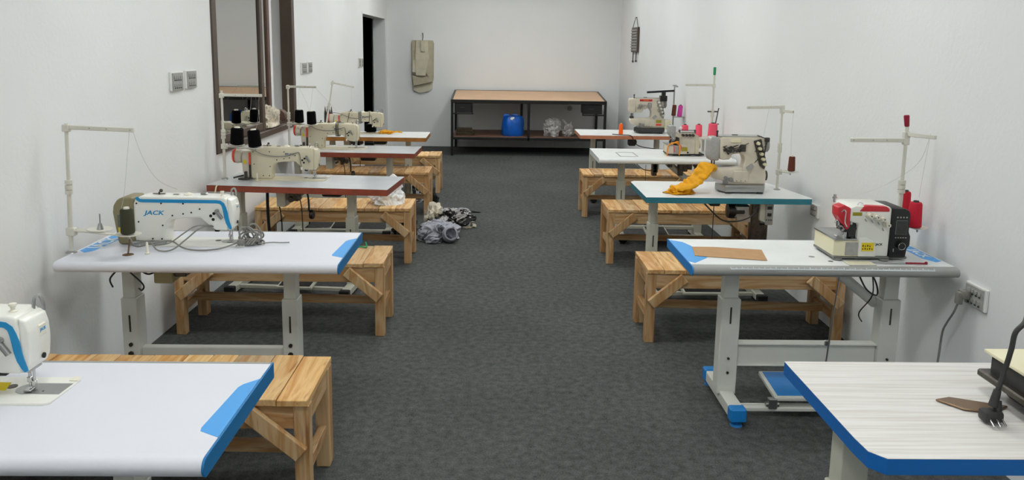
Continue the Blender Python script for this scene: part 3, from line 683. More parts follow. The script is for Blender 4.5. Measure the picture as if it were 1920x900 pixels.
stand('cream thread stand with two black cones on the first red-edged table', (-1.845, 5.42, .77), .60, [(.27, -.0, .57)], [(.10, -.03, .236), (.25, -.125, .232)], lean=(0, 0), wires=[[(.2, 0, .565), (.18, 0, .45), (.11, 0, .34)], [(.25, 0, .565), (.25, -.05, .4), (.25, -.12, .345)]])
cone('black thread cone nearest the window, over the first red-edged table', (-1.745, 5.39, 1.012), 'cone_black', .044, .040, .112, (.0, .05), group='black thread cones')
cone('black thread cone leaning over the machine on the first red-edged table', (-1.595, 5.295, 1.009), 'cone_black', .042, .038, .112, (0, -.08), group='black thread cones')
stand('thin cream thread stand with two black cones on the second red-edged table', (-1.84, 7.12, .77), .56, [(.25, 0, .545)], [(.10, -.03, .226), (.23, -.12, .222)], wires=[[(.10, 0, .54), (.09, 0, .4), (.10, 0, .33)], [(.10, 0, .54), (.15, -.03, .45), (.21, -.1, .345)], [(.22, 0, .54), (.2, 0, .4), (.18, 0, .3)], [(.24, 0, .54), (.35, 0, .42), (.42, 0, .34)]])
cone('black thread cone close to the brown window jamb, on the second red-edged table', (-1.74, 7.09, 1.002), 'cone_black', .040, .036, .112, group='black thread cones')
cone('black thread cone right of its twin, over the machine with the wound cable', (-1.61, 7.00, .998), 'cone_black', .040, .037, .112, (0, -.03), group='black thread cones')
stand('tilted cream thread stand on the farthest left table', (-1.79, 8.36, .77), .56, [(.235, -.06, .535)], [], wires=[[(.21, -.06, .53), (.23, -.06, .4), (.25, -.04, .3)]], lean=(0, .17), m='stand')
cone('black thread cone lying upright behind the farthest machine, in its arm opening', (-1.335, 8.52, .777), 'cone_black', .058, .056, .085, group='black thread cones')
sp = MB()
for i in range(4): sp.lathe([(.012, 0), (.012, .02), (.003, .09), (0, .1)], (i*.022, 0, 0), 8)
sp = sp.out('cone_spikes', 'dsteel'); tag(sp, 'dark spikes of a thread rack behind the farthest left machine', 'thread rack'); at(sp, (-1.80, 8.45, .95))
MB().box(-.01, .08, -.01, .01, -.18, 0).out('rack_post', 'dsteel', sp)

# right-hand stands
s2 = stand('cream thread stand with a maroon tip over the red-topped overlocker', (1.945, 3.74, .75), .59, [(-.265, .0, .525), (.065, -.14, .555)], [(.03, -.12, .128), (.06, .04, .128)], wires=[[(.05, -.12, .57), (.04, -.05, .42), (-.10, 0, .30), (-.22, 0, .26)], [(.05, -.12, .57), (.045, -.1, .4), (.035, -.1, .27)]], lean=(0, -.004), r=.011, dr=.045)
MB().lathe([(.005, 0), (.011, .01), (.013, .055), (.011, .06), (0, .06)], (0, 0, .585), 12, mtx=Matrix.Rotation(-.12, 4, 'Y')).out('maroon_tip', 'maroon', s2)
cone('large red thread cone right of the black control panel', (1.957, 3.62, .882), 'redthread', .032, .027, .118)
cone('smaller red cone behind the large red cone', (1.99, 3.78, .882), 'redthread', .026, .022, .14)
s3 = stand('cream thread stand with two top arms beside the teal-edged table machine', (1.925, 5.36, .75), .56, [(-.27, -.10, .565), (.04, -.10, .54)], [(.055, -.08, .135)], wires=[[(-.10, -.03, .56), (-.11, 0, .4), (-.12, 0, .3)], [(.04, -.1, .53), (.045, -.08, .4), (.05, -.08, .25)]], r=.0095, dr=.055)
cone('dark brown thread cone on the stand of the teal-edged table', (1.985, 5.28, .892), 'brownth', .024, .020, .098)
s4 = stand('tall thread stand with a green tip among the coral pink cones', (1.965, 7.25, .77), .70, [(-.27, -.05, .605)], [], r=.011, m='stand')
MB().lathe([(.006, 0), (.012, .01), (.013, .06), (.012, .075), (0, .078)], (0, 0, .69), 12).out('green_tip', 'green', s4)
MB().box(-.30, .09, -.17, .05, .128, .142, .003).box(-.08, -.06, -.01, .01, .0, .13).out('cone_shelf', 'stand', s4)
MB().box(-.045, .045, -.01, .01, .36, .372, .002).bar((.01, -.02, .14), (.05, -.02, .40), .008, .008).box(-.03, .06, -.02, -.012, .25, .258).out('guide_bracket', 'dsteel', s4)
cone('leftmost coral pink thread cone behind the small overlocker', (1.715, 7.22, .914), 'pink', .032, .028, .10, group='coral pink thread cones')
cone('middle coral pink thread cone behind the small overlocker', (1.835, 7.20, .914), 'pink', .032, .028, .105, group='coral pink thread cones')
cone('rightmost, largest coral pink thread cone at the green-tipped stand', (1.945, 7.13, .914), 'pink', .044, .038, .125, group='coral pink thread cones')
s5 = thing('thread_stand', 'chrome thread stand with a long black top arm, at the farthest right table', 'thread stand', (1.966, 8.86, .765), group='thread stands clamped to the tables')
MB().lathe([(0, 0), (.024, 0), (.022, .004), (0, .009)]).out('base_flange', 'steel', s5)
MB().cyl((0, 0, .005), (0, 0, .53), .008).out('pole', 'steel', s5)
MB().bar((.005, 0, .475), (-.31, -.03, .455), .014, .022, bev=.002).out('arm', 'black', s5)
MB().box(-.02, .02, -.02, .02, .525, .54, .004).box(-.01, .035, -.03, -.01, .515, .53, .003).out('top_clip', 'steel', s5)
MB().box(-.14, -.10, -.03, .02, .36, .46, .003).box(-.16, -.085, -.05, .03, .36, .42, .004).out('black_bracket', 'black', s5)
MB().box(-.01, .11, -.09, .03, .186, .192, .002).out('cone_holder', 'steel', s5)
cone('brown cone leaning beside the magenta one at the farthest right stand', (1.955, 8.80, .968), 'brownth', .024, .022, .12, (0, .06))
cone('magenta thread cone at the farthest right stand', (2.02, 8.80, .958), 'magenta', .026, .024, .125, (0, .08))
cone('neon orange cone standing alone near the end of the farthest right table', (1.36, 8.68, .766), 'orange', .024, .019, .115)
cone('neon orange cone seen through the arm opening of the teal table machine', (1.905, 6.80, .771), 'orange', .036, .033, .088)
pg = thing('thread_peg', 'small cream peg standing on the table in front of the olive cone stand', 'peg', (-1.515, 3.42, .771))
MB().lathe([(0, 0), (.011, 0), (.011, .004), (.007, .007), (.005, .045), (.003, .052), (0, .053)]).out('peg', 'ivory', pg)
pd = MB().lathe([(0, 0), (.024, 0), (.022, .002), (0, .003)]).cyl((0, 0, .002), (.012, 0, .07), .004, n=8).out('oil_cap', 'bronze'); tag(pd, 'small bronze disc with a pin under the olive cone', 'cap'); at(pd, (-1.59, 3.40, .771))
pg2 = MB().lathe([(0, 0), (.011, 0), (.011, .004), (.007, .007), (.006, .05), (.004, .056), (0, .057)]).out('thread_peg', 'cream'); tag(pg2, 'cream peg in front of the cream machine on the first red-edged table', 'peg'); at(pg2, (-1.60, 5.33, .771))

# ------------------------------------------------------------------ coverstitch machines (right row)
def coverstitch(label, loc, kind, s=1.0):
    t = thing('coverstitch_machine', label, 'sewing machine', loc, 0, 'coverstitch machines in the right row'); t.scale = (s, s, s)
    S = 'cream2'
    MB().ext([(-.005, .0), (.26, .0), (.30, .10), (.30, .26), (.02, .30), (-.045, .12)], 'z', .012, .058, .004, 2).out('base', 'steel' if kind == 'old' else 'iron', t)
    for x, y in ((.02, .02), (.24, .02), (.03, .25), (.27, .22)): MB().box(x-.018, x+.018, y-.018, y+.018, 0, .045, .004).out('base_foot', 'iron', t)
    MB().ext([(-.10, .118), (-.085, .098), (.02, .075), (.02, .055), (.28, .055), (.285, .12), (.28, .17), (.10, .172), (.02, .165), (-.09, .160), (-.105, .145)], 'y', .06, .15, .010, 3).out('cylinder_bed', S, t)
    MB().box(.06, .17, .052, .066, .07, .15, .005).out('bed_cover', S, t)
    # column + arm
    MB().ext([(.13, .06), (.285, .06), (.29, .12), (.275, .20), (.265, .375), (.25, .385), (-.03, .385), (-.05, .37), (-.04, .235), (-.025, .225), (.03, .228), (.045, .265), (.10, .272), (.125, .26), (.135, .235), (.135, .20), (.12, .165)], 'y', .055, .165, .012, 3).out('arm_column', S, t)
    MB().ext([(-.118, .25), (-.105, .22), (-.045, .22), (-.04, .37), (-.06, .385), (-.105, .382), (-.118, .36)], 'y', .05, .16, .012, 3).out('head_cover', 'plate' if kind == 'old' else S, t)
    MB().box(-.045, .25, .06, .16, .383, .392, .004).out('top_plate', 'plate', t)
    MB().box(.05, .09, .1, .12, .391, .397, .002).cyl((-.06, .08, .38), (-.06, .08, .42), .006).ball((-.06, .08, .42), .009).out('top_fittings', 'iron', t)
    MB().cyl((-.082, .10, .165), (-.082, .10, .225), .006, n=10).cyl((-.065, .10, .17), (-.065, .10, .225), .005, n=10).box(-.098, -.055, .085, .115, .160, .185, .003).out('needle_bar', 'dsteel', t)
    # tension tower on the column, tilted row of discs
    r = random.Random(7 if kind == 'old' else 9)
    MB().ext([(.185, .36), (.235, .375), (.285, .20), (.265, .165), (.235, .19)], 'y', .042, .056, .003).out('tension_plate', 'dsteel' if kind == 'old' else 'plate', t)
    for i in range(5):
        x = .212+i*.0135; z = .345-i*.036
        MB().cyl((x, .015, z), (x, .045, z), .011, .013, n=14).cyl((x, .004, z), (x, .015, z), .006, n=10).out('tension_knob', 'yel_cream' if kind == 'old' else 'ivory', t)
    m = MB()
    for i in range(16):
        x = .19+r.random()*.08; z = .20+r.random()*.17; m.tube([(x, .04, z), (x+.01-.02*r.random(), .02, z+.012), (x+.012, .03, z+.02)], .002, 5, 3)
    m.out('thread_guides', 'iron', t)
    m = MB()
    for i in range(22):
        x = -.02+r.random()*.13; z = .270+r.random()*.055; q = r.random()
        if q < .6: m.cyl((x, .040, z), (x, .058, z), .004+.006*r.random(), n=8)
        else: m.bar((x-.012, .046, z-.004), (x+.016, .046, z+.008*q), .005, .005)
    m.bar((-.02, .048, .285), (.12, .048, .325), .004, .004)
    m.box(.095, .135, .045, .058, .285, .335, .004).out('looper_gear', 'dsteel' if kind == 'old' else 'steel', t)
    if kind == 'old':
        m = MB()
        for i in range(9): m.cyl((.0+i*.012, .034, .278+.03*r.random()), (.0+i*.012, .05, .285+.03*r.random()), .005, n=8)
        m.tube([(-.02, .04, .30), (.03, .03, .32), (.07, .035, .295), (.12, .04, .33), (.15, .045, .345)], .003, 5, 4).out('oily_levers', 'iron', t)
        MB().box(.03, .10, .05, .056, .345, .372, .004).out('model_plate', 'yel_cream', t)
    MB().lathe([(0, 0), (.042, 0), (.048, .008), (.048, .03), (.04, .038), (0, .038)], (.268, .11, .325), 24, 'X').out('handwheel', 'plate', t)
    MB().lathe([(0, 0), (.030, 0), (.036, .006), (.036, .02), (.02, .026), (0, .026)], (.282, .10, .115), 20, 'X').out('lower_pulley', 'dsteel', t)
    MB().cyl((.01, .045, .10), (.01, .062, .10), .014, n=12).box(-.012, .022, .035, .06, .06, .085, .003).cyl((.045, .045, .09), (.045, .062, .09), .016, n=10).out('looper_adjusters', 'steel', t)
    MB().bar((.15, .045, .165), (.19, .045, .195), .006, .03, up=(0, 0, 1)).out('side_lever', 'plate', t)
    for i in range(3): MB().cyl((.085+i*.03, .050, .082), (.085+i*.03, .053, .082), .003, n=8).out('screw', 'black', t)
    if kind == 'new':
        MB().box(-.0, .14, .050, .056, .352, .376, .002).out('red_badge', 'red', t)
        text('SIRUBA', .018, 'orangecloth', t, (.07, .0492, .364), FRONT, name='badge_lettering')
        MB().box(.19, .25, .051, .056, .115, .148).out('yellow_label', 'oldlabel', t)
        MB().box(.19, .25, .051, .056, .085, .105).out('red_label', 'redorange', t)
        MB().box(.285, .36, .02, .14, .045, .15, .012, 2).out('side_motor', 'yel_cream', t)
        f = MB()
        for i in range(4): f.box(.30, .35, .016, .021, .06+i*.022, .068+i*.022)
        f.out('motor_vents', 'cream', t)
    else:
        m = MB()
        m.tube([(.20, .03, .40), (.245, .02, .385), (.285, .02, .37)], .003).box(.262, .29, .03, .06, .355, .385, .003).bar((.275, .04, .37), (.255, .04, .24), .012, .006)
        m.out('thread_lever', 'iron', t)
    return t
coverstitch('aged cream coverstitch machine on the teal-edged table, mustard cloth under its foot', (1.52, 5.17, .751), 'old', .965)
coverstitch('cream coverstitch machine with a red badge on the farthest right table', (1.585, 8.80, .766), 'new', 1.0)

# ------------------------------------------------------------------ overlockers
def overlocker(label, loc, kind):
    t = thing('overlock_machine', label, 'sewing machine', loc, 0, 'overlock machines in the right row')
    jk = kind == 'jack'; S = 'shell' if jk else 'cream2'
    k = .955 if jk else .9; t.scale = (k, k, k)
    MB().box(.0, .355, .0, .24, .008, .02, .003).out('base_tray', 'greyrub' if jk else 'iron', t)
    for x, y in ((.025, .01), (.245, .0), (.03, .2), (.30, .2)): MB().lathe([(0, 0), (.02, 0), (.024, .004), (.022, .009), (0, .01)], (x, y, 0), 16).out('rubber_foot', 'greyrub', t)
    MB().ext([(.0, .005), (.05, -.006), (.115, -.006), (.115, .235), (.0, .235)], 'z', .02, .098, .004, 2).out('cloth_plate_box', 'yel_cream' if jk else S, t)
    MB().box(.052, .112, -.0085, -.004, .025, .09, .002).out('front_cover', 'plate', t)
    MB().ext([(-.004, .0), (.0, -.01), (.105, -.012), (.118, .02), (.12, .24), (-.004, .24)], 'z', .098, .107, .003, 2).out('cloth_plate', 'steel', t)
    tz = .262 if jk else .228
    MB().ext([(.108, .02), (.262, .02), (.264, tz-.012), (.25, tz), (.09, tz), (.066, tz-.01), (.062, .19), (.108, .175)], 'y', .0, .19, .007, 2).out('body', S, t)
    MB().ext([(.115, .02), (.20, .02), (.196, .07), (.18, .098), (.15, .112), (.115, .112)], 'y', -.008, .004, .003, 2).out('belly_cover', S, t)
    head = [(.004, .256 if jk else .288), (.035, .268 if jk else .296), (.068, .252 if jk else .285), (.068, .16), (.055, .145), (.035, .17), (.006, .215)]
    MB().ext(head, 'y', -.004, .07 if jk else .13, .006, 2).out('head_cover', 'red' if jk else 'plate', t)
    if jk: MB().ext([(.108, .237), (.126, .260), (.145, .266), (.236, .262), (.25, .252), (.252, .237)], 'y', -.004, .03, .004, 2).out('top_cover', 'red', t)
    else: MB().box(.11, .26, .0, .12, .228, .234, .002).out('top_cover', 'plate', t)
    # needle mechanism: many small bright and dark pieces
    r = random.Random(3 if jk else 4)
    for nm, mm, cnt in (('looper_mechanism', 'chrome', 16), ('dark_mechanism', 'iron', 14)):
        m = MB()
        for i in range(cnt):
            x = .02+r.random()*.085; z = .112+r.random()*.075; y = -.004+r.random()*.04; q = r.random()
            if q < .5: m.cyl((x, y-.006, z), (x, y+.02, z), .004+.006*r.random(), n=8)
            else: m.box(x-.006, x+.006, y, y+.02, z-.016*r.random()-.004, z+.012, .001)
        m.out(nm, mm, t)
    MB().box(.055, .105, .012, .05, .108, .20, .004).out('mechanism_housing', 'iron', t)
    MB().cyl((.03, .10, .262), (.03, .10, .30), .007, n=10).cyl((.03, .10, .28), (.03, .10, .288), .011, n=10).out('top_post', 'chrome', t)
    MB().tube([(.105, .02, .265), (.115, .02, .278), (.13, .02, .272), (.12, .02, .262)], .004).out('clear_guide', 'plastic', t)
    MB().tube([(.02, -.008, .235), (.03, -.010, .245), (.04, -.010, .235), (.038, -.012, .19), (.05, -.012, .165)], .003).out('wire_guide', 'chrome', t)
    MB().box(.077, .122, -.003, .002, .216, .233, .006, 2).out('oil_window', 'oldlabel' if jk else 'ivory', t)
    for (x, z) in (((.150, .222), (.182, .216), (.213, .207), (.235, .178)) if jk else ((.135, .205), (.168, .205), (.20, .205), (.232, .205))):
        kb = MB().cyl((x, -.004, z), (x, -.016, z), .013, n=16).cyl((x, -.016, z), (x, -.040, z), .009, .011, n=16).out('tension_knob', 'ivory' if jk else 'dsteel', t)
        MB().cyl((x, -.0405, z), (x, -.042, z), .003, n=8).out('knob_spring', 'black', kb)
        MB().tube([(x-.012, -.002, z-.020), (x-.015, -.012, z-.024), (x-.008, -.012, z-.03)], .0022, 5, 3).out('thread_hook', 'steel', t)
    MB().box(.128, .186, -.011, -.0085, .048, .088).out('yellow_label', 'yellow' if jk else 'oldlabel', t)
    if jk:
        m = MB()
        for i in range(9): m.box(.132+(i % 5)*.011, .137+(i % 5)*.011, -.0116, -.0111, .055+(i//5)*.014, .061+(i//5)*.014+.003*(i % 2))
        m.out('label_print', 'blackink', t)
        text('JACK', .014, 'blackink', t, (.215, -.0009, .078), FRONT, name='brand_lettering')
        MB().ext([(.266, .012), (.345, .015), (.350, .06), (.362, .075), (.362, .12), (.352, .14), (.354, .225), (.345, .244), (.325, .253), (.262, .255), (.262, .09)], 'y', -.006, .20, .008, 2).out('control_panel', 'black', t)
        MB().box(.284, .340, -.0085, -.005, .128, .198, .002).out('display', 'lcd', t)
        MB().box(.287, .337, -.0095, -.008, .131, .195).out('display_bezel', 'iron', t)
        m = MB()
        for i in range(4): m.cyl((.289+i*.0145, -.0085, .212), (.289+i*.0145, -.0095, .212), .004, n=10)
        for i in range(5): m.box(.284+i*.012, .291+i*.012, -.0095, -.0085, .112, .116)
        m.out('button_marks', 'plate', t)['kind'] = 'stuff'
        MB().cyl((.315, -.008, .075), (.315, -.022, .075), .021, n=24).out('dial', 'black', t)
        MB().tube([(.315+.0165*math.cos(a*PI/6), -.0225, .075+.0165*math.sin(a*PI/6)) for a in range(13)], .0009, 5, 2).out('dial_ring', 'chrome', t)
        MB().box(.281, .284, -.009, -.006, .045, .06).out('indicator', 'plate', t)
    else:
        MB().ext([(.262, .02), (.30, .02), (.305, .15), (.29, .20), (.262, .205)], 'y', .0, .19, .006, 2).out('side_cover', 'cream', t)
        MB().lathe([(0, 0), (.042, 0), (.048, .01), (.044, .03), (0, .034)], (.302, .1, .11), 22, 'X').out('handwheel', 'cream', t)
        MB().cyl((.19, -.009, .035), (.19, -.013, .035), .009, n=12).out('dark_plug', 'black', t)
        MB().box(.10, .255, -.03, -.024, .252, .257).box(.10, .104, -.03, .03, .225, .256).box(.25, .254, -.03, .03, .225, .256).out('thread_rail', 'iron', t)
        m = MB()
        m.tube([(-.012, -.02, .0), (-.012, -.02, .06), (.0, -.02, .105), (.03, -.022, .122), (.06, -.02, .13), (.09, -.02, .118), (.108, -.02, .09), (.105, -.022, .01)], .006, 6, 5)
        m.tube([(.02, .02, .118), (.05, -.018, .128), (.085, -.02, .14), (.10, 0, .125)], .008, 6, 5)
        m.out('orange_fabric_strips', 'orangecloth', t)
        MB().tube([(.05, -.02, .10), (.055, -.02, .07), (.06, -.02, .04)], .004).out('red_thread_tail', 'pink', t); MB().tube([(.115, -.02, .11), (.125, -.02, .085), (.12, -.02, .07)], .004).out('red_thread_tail', 'pink', t)
    return t
overlocker('white overlocker with red covers and black control panel, on the ruler-edged table', (1.535, 3.50, .751), 'jack')
overlocker('small cream overlocker draped with orange strips on the all-white right table', (1.50, 6.90, .771), 'old')

# nearest right machine (partly out of frame)
t = thing('overlock_machine', 'dark-bodied machine with cream top plate at the right photo edge', 'sewing machine', (1.365, 1.78, .751), group='overlock machines in the right row')
MB().box(0.01, .40, .0, .30, .03, .115, .008, 2).out('body', 'iron', t)
MB().box(-.012, .08, -.015, .32, .045, .065, .004).out('side_rail', 'dsteel', t)
MB().box(.05, .30, -.02, .28, .0, .05, .006).out('underbody', 'black', t)
MB().ext([(-.005, .05), (.04, -.01), (.40, -.02), (.40, .31), (-.005, .31)], 'z', .116, .126, .003, 2).out('cloth_plate', 'yel_cream', t)
MB().cyl((.03, -.004, .085), (.03, .01, .085), .016).cyl((.09, -.008, .07), (.09, .01, .07), .03).box(.05, .09, -.006, .002, .03, .11, .003).out('dark_mechanism', 'black', t)
MB().box(.17, .36, .08, .28, .127, .30, .015, 3).out('head', 'cream2', t)
m = MB()
for i in range(14): m.cyl((.065+RND.random()*.05, .06+RND.random()*.06, .13+i*.009), (.085+RND.random()*.05, .05, .132+i*.009), .006+.005*RND.random(), n=8)
m.out('needle_mechanism', 'dsteel', t)
PCW = [(1.40, 1.95, 1.06), (1.36, 1.93, 1.045), (1.333, 1.90, 1.02), (1.312, 1.9, .992), (1.307, 1.9, .95), (1.297, 1.9, .895), (1.284, 1.9, .835)]
MB().tube([(a-1.365, b_-1.78, c-.751) for a, b_, c in PCW], .0065, 8).out('power_cable', 'iron', t)
MB().cyl((-.081, .12, .088), (-.088, .12, .045), .009, .012).out('cable_strain_relief', 'iron', t)
MB().box(.075, .125, .10, .16, .127, .25, .006).cyl((.10, .09, .19), (.10, .11, .19), .02).cyl((.12, .08, .27), (.12, .1, .27), .03).out('looper_block', 'cream2', t)
pl = thing('power_plug', 'dark plug with two pins lying on the wood-grain table', 'plug', (1.278, 1.90, .7515))
MB().box(-.028, .022, -.018, .02, .004, .034, .008, 2).cyl((.01, .0, .03), (.018, .01, .055), .012, .008).out('plug_body', 'iron', pl)
MB().cyl((.0, -.018, .016), (-.004, -.045, .008), .003).cyl((-.016, -.018, .016), (-.02, -.045, .008), .003).cyl((.014, -.018, .016), (.012, -.04, .008), .003).out('pins', 'chrome', pl)
bp_ = MB().ext([(-.085, .06), (-.04, .075), (.09, .02), (.03, -.02), (-.04, .0)], 'z', 0, .006, .002).out('brown_flap', 'bronze'); tag(bp_, 'brown metal flap lying beside the plug on the wood-grain table', 'flap'); at(bp_, (1.285, 1.965, .7515))

# ------------------------------------------------------------------ small things on the tables
cb = MB().ext([(.945, 3.715), (1.05, 3.715), (1.265, 3.668), (1.228, 3.475), (.918, 3.548)], 'z', .7512, .7535, .0003).out('cardboard_strip', 'cardboard'); tag(cb, 'brown cardboard strip lying on the ruler-edged right table', 'cardboard')
wp = thing('cover_plate', 'small white cover plate in front of the red-topped overlocker', 'plate', (1.64, 3.445, .7512))
MB().box(-.07, .055, -.035, .03, 0, .004, .0015, 2).out('plate', 'ivory', wp); MB().box(-.06, .045, -.028, .022, .004, .0045).out('inner_panel', 'yel_cream', wp)
sc_ = thing('tweezers', 'steel tweezers with a maroon handle on the ruler-edged table', 'tweezers', (1.74, 3.445, .7515), -.03)
MB().tube([(-.05, .0, .003), (-.02, .012, .003), (.05, .003, .003), (.1, 0, .003)], .0022).tube([(-.05, -.004, .003), (.0, -.008, .003), (.06, 0, .003)], .0022).out('blades', 'steel', sc_)
MB().tube([(.1, 0, .004), (.15, -.001, .004), (.185, -.002, .004)], .0045).ball((.19, -.002, .006), .007).out('handle', 'maroon', sc_)
# cord bundle on the second left table
cd = thing('coiled_mains_lead', 'bundled grey power cord with plug beside the white and blue machine', 'power cord', (-1.12, 3.60, .772))
m = MB(); r = random.Random(4)
for i in range(7):
    c0 = Vector((r.uniform(-.02, .02), r.uniform(-.025, .025), .035+.012*r.random())); a0 = r.random()*6
    u = Vector((r.uniform(-.6, .6), r.uniform(-.3, .3), 1)).normalized(); v = Vector((1, r.uniform(-.9, .9), r.uniform(-.5, .5))); v = (v-u*v.dot(u)).normalized()
    ra, rb = (.05, .028) if i < 3 else (.032, .04)
    ring = [c0+u*ra*math.sin(a0+2*PI*j/9)*(1.0 if i < 3 else .7)+v*rb*math.cos(a0+2*PI*j/9) for j in range(10)]
    for q in ring: q.z = max(q.z, .005)
    m.tube(ring, .0043, 7, 4)
for i in range(5):
    x = -.02+i*.013; m.tube([(x-.02, -.035, .006), (x, -.01, .028), (x+.022, .012, .014), (x+.03, -.01, .006)], .0043, 7, 4)
m.tube([(.04, -.01, .006), (.09, .0, .01), (.13, .015, .006), (.17, .02, .006)], .003).out('coiled_cord', 'cord', cd)
MB().box(-.05, -.015, -.055, -.02, .004, .034, .009, 2).out('plug', 'cord', cd)
MB().cyl((-.04, -.055, .015), (-.045, -.078, .008), .003).cyl((-.025, -.055, .015), (-.03, -.078, .008), .003).out('plug_pins', 'chrome', cd)
m = MB()
m.tube([(-.045, -.04, .02), (-.10, -.11, .008), (-.18, -.14, .006), (-.26, -.12, .01), (-.33, -.09, .035), (-.40, -.115, .03), (-.47, -.13, .02), (-.52, -.08, .07)], .004)
m.tube([(-.155, -.01, .085), (-.20, -.07, .092), (-.25, -.1, .05), (-.30, -.15, .01), (-.36, -.15, .006), (-.40, -.12, .028), (-.43, -.10, .035), (-.50, -.11, .02)], .0035)
m.tube([(-.155, -.01, .088), (-.22, -.06, .098), (-.27, -.08, .07), (-.33, -.10, .028), (-.40, -.10, .015)], .003)
m.out('loose_cord', 'cord', cd)

# ------------------------------------------------------------------ soft things
def heap(name, label, cat, loc, dims, m, seed, amp=.25, fr=3.2, sub=5, ridged=True, squash=.25, group=None, parent=None):
    rx, ry, h = dims; b = bmesh.new(); bmesh.ops.create_icosphere(b, subdivisions=sub, radius=1)
    off = Vector((seed*7.3, seed*3.1, seed*1.7))
    for v in b.verts:
        p = v.co.copy()
        w1 = noise.noise(p*1.3+off)*.35
        q = p*fr+off+Vector((noise.noise(p*2+off), noise.noise(p*2-off), 0))*1.2
        rd = 1-abs(noise.noise(q))*2.2 if ridged else noise.noise(q)
        rd2 = 1-abs(noise.noise(q*2.1+off))*2.2
        k = 1+w1+amp*(rd-.5)+amp*.4*(rd2-.5)
        z = p.z*k
        z = z if z > -squash else -squash+(z+squash)*.05
        v.co = Vector((p.x*k*rx, p.y*k*ry, (z+squash)*h/(1+squash)+.002))
    mb = MB(); mb.b.free(); mb.b = b; o = mb.out(name, m, parent, 60)
    if parent is None: tag(o, label, cat, group); o.location = loc
    return o
heap('fabric_heap', 'grey two-tone jersey heap on the carpet beside the bench with the white bag', 'fabric', (-.50, 6.98, 0), (.175, .22, .15), 'greycloth', 3, .20, 1.5, 6, squash=.35)
ring = thing('rolled_cuff', 'rolled grey cuff with an open end, front right of the jersey heap', 'fabric', (-.395, 6.80, .0))
m = MB(); m.lathe([(.055, -.05), (.07, -.02), (.07, .02), (.058, .05), (.048, .052), (.045, .0), (.035, -.04)], (0, 0, .07), 26, mtx=Matrix.Rotation(1.15, 4, 'X') @ Matrix.Rotation(.3, 4, 'Y')).out('cuff', 'greycloth', ring)
heap('fabric_heap', 'black and white scrap heap behind the grey jersey', 'fabric', (-.40, 7.52, 0), (.19, .19, .13), 'scrap', 5, .30, 2.2, 6, squash=.3)
heap('fabric_heap', 'pale folded cloth leaning on the bench leg beside the black and white scraps', 'fabric', (-.585, 7.60, 0), (.085, .16, .17), 'beige', 8, .30, 2.5, 5, squash=.3)
for i, (x, y, lab) in enumerate(((-.27, 7.40, 'white knotted sock-like scrap at the right rim of the heap'), (-.33, 7.72, 'striped grey scrap on top of the black and white heap'))):
    heap('fabric_scrap', lab, 'fabric', (x, y, 0 if i == 0 else .06), (.075, .05, .06), 'beige' if i == 0 else 'greycloth', 11+i, .3, 3, 4)
ds = MB().ext([(0, 0), (.10, .03), (.12, .06), (.0, .08)], 'z', .06, .066, .002).out('fabric_scrap', 'cone_black'); tag(ds, 'black pointed scrap sticking out right of the heap', 'fabric'); at(ds, (-.27, 7.80, .0), (0, .1, 0))
heap('scrap_bag', 'black bag of scraps under the bench with the white bag', 'bag', (-.80, 6.95, 0), (.105, .12, .22), 'darkscrap', 14, .32, 3.5, 5, squash=.45)
heap('fabric_heap', 'grey and lilac cloth heap on the floor beyond the second bench, under the far table', 'fabric', (-.855, 8.75, 0), (.15, .14, .16), 'lightscrap', 17, .3, 3, 5)
heap('fabric_heap', 'dark cloth piece beside the leg of the fourth left bench', 'fabric', (-.675, 8.62, 0), (.05, .07, .10), 'darkscrap', 19, .3, 3, 4)
heap('plastic_scrap', 'clear plastic scrap lying under the first red-edged table', 'plastic', (-1.53, 7.23, 0), (.10, .06, .018), 'clearbag', 21, .5, 4, 4)
# white bag on bench
wb = thing('plastic_bag', 'crumpled white plastic bag on the pine bench', 'bag', (-.875, 6.30, .441))
o = heap('bag', '', '', None, (.125, .12, .19), 'plastic', 23, .17, 2.0, 6, squash=.5, parent=wb)
MB().ext([(-.03, .17), (.06, .24), (.11, .20), (.14, .13), (.05, .12)], 'y', -.012, .012, .005, 2).out('bag_handle', 'plastic', wb)

# mustard cloth from the presser foot down to the table
def drape(path, wid, thick, waves, seed, nseg=26, nw=22, up=(0, 0, 1)):
    m = MB(); P = [Vector(p) for p in path]; pts = []
    for i in range(len(P)-1):
        a, b_, c, d = P[max(i-1, 0)], P[i], P[i+1], P[min(i+2, len(P)-1)]
        k_ = nseg//(len(P)-1)
        for k in range(k_):
            t_ = k/k_; pts.append(.5*((2*b_)+(c-a)*t_+(2*a-5*b_+4*c-d)*t_*t_+(3*b_-a-3*c+d)*t_**3))
    pts.append(P[-1]); grid = []
    for i, p in enumerate(pts):
        f = i/(len(pts)-1); d = (pts[min(i+1, len(pts)-1)]-pts[max(i-1, 0)]).normalized(); s = d.cross(Vector(up)).normalized(); n = s.cross(d)
        fi = f*(len(wid)-1); a = int(min(fi, len(wid)-2)); ww = wid[a]+(wid[a+1]-wid[a])*(fi-a)
        row = []
        for j in range(nw):
            g = 2*PI*j/nw; wob = 1+.28*math.sin(waves*g+f*5+seed)+.22*noise.noise(Vector((math.cos(g)*1.5, math.sin(g)*1.5, f*7+seed)))
            row.append(m.b.verts.new(p+s*(ww/2)*math.cos(g)*(.85+.15*wob)+n*(thick*(.5+.5*ww/max(wid)))*math.sin(g)*wob))
        grid.append(row)
    for a, b_ in zip(grid, grid[1:]):
        for j in range(nw): m.b.faces.new((a[j], a[(j+1) % nw], b_[(j+1) % nw], b_[j]))
    m.b.faces.new(grid[0]); m.b.faces.new(grid[-1]); return m
mc = thing('mustard_cloth', 'mustard yellow cloth hanging from the coverstitch foot onto the teal-edged table', 'cloth')
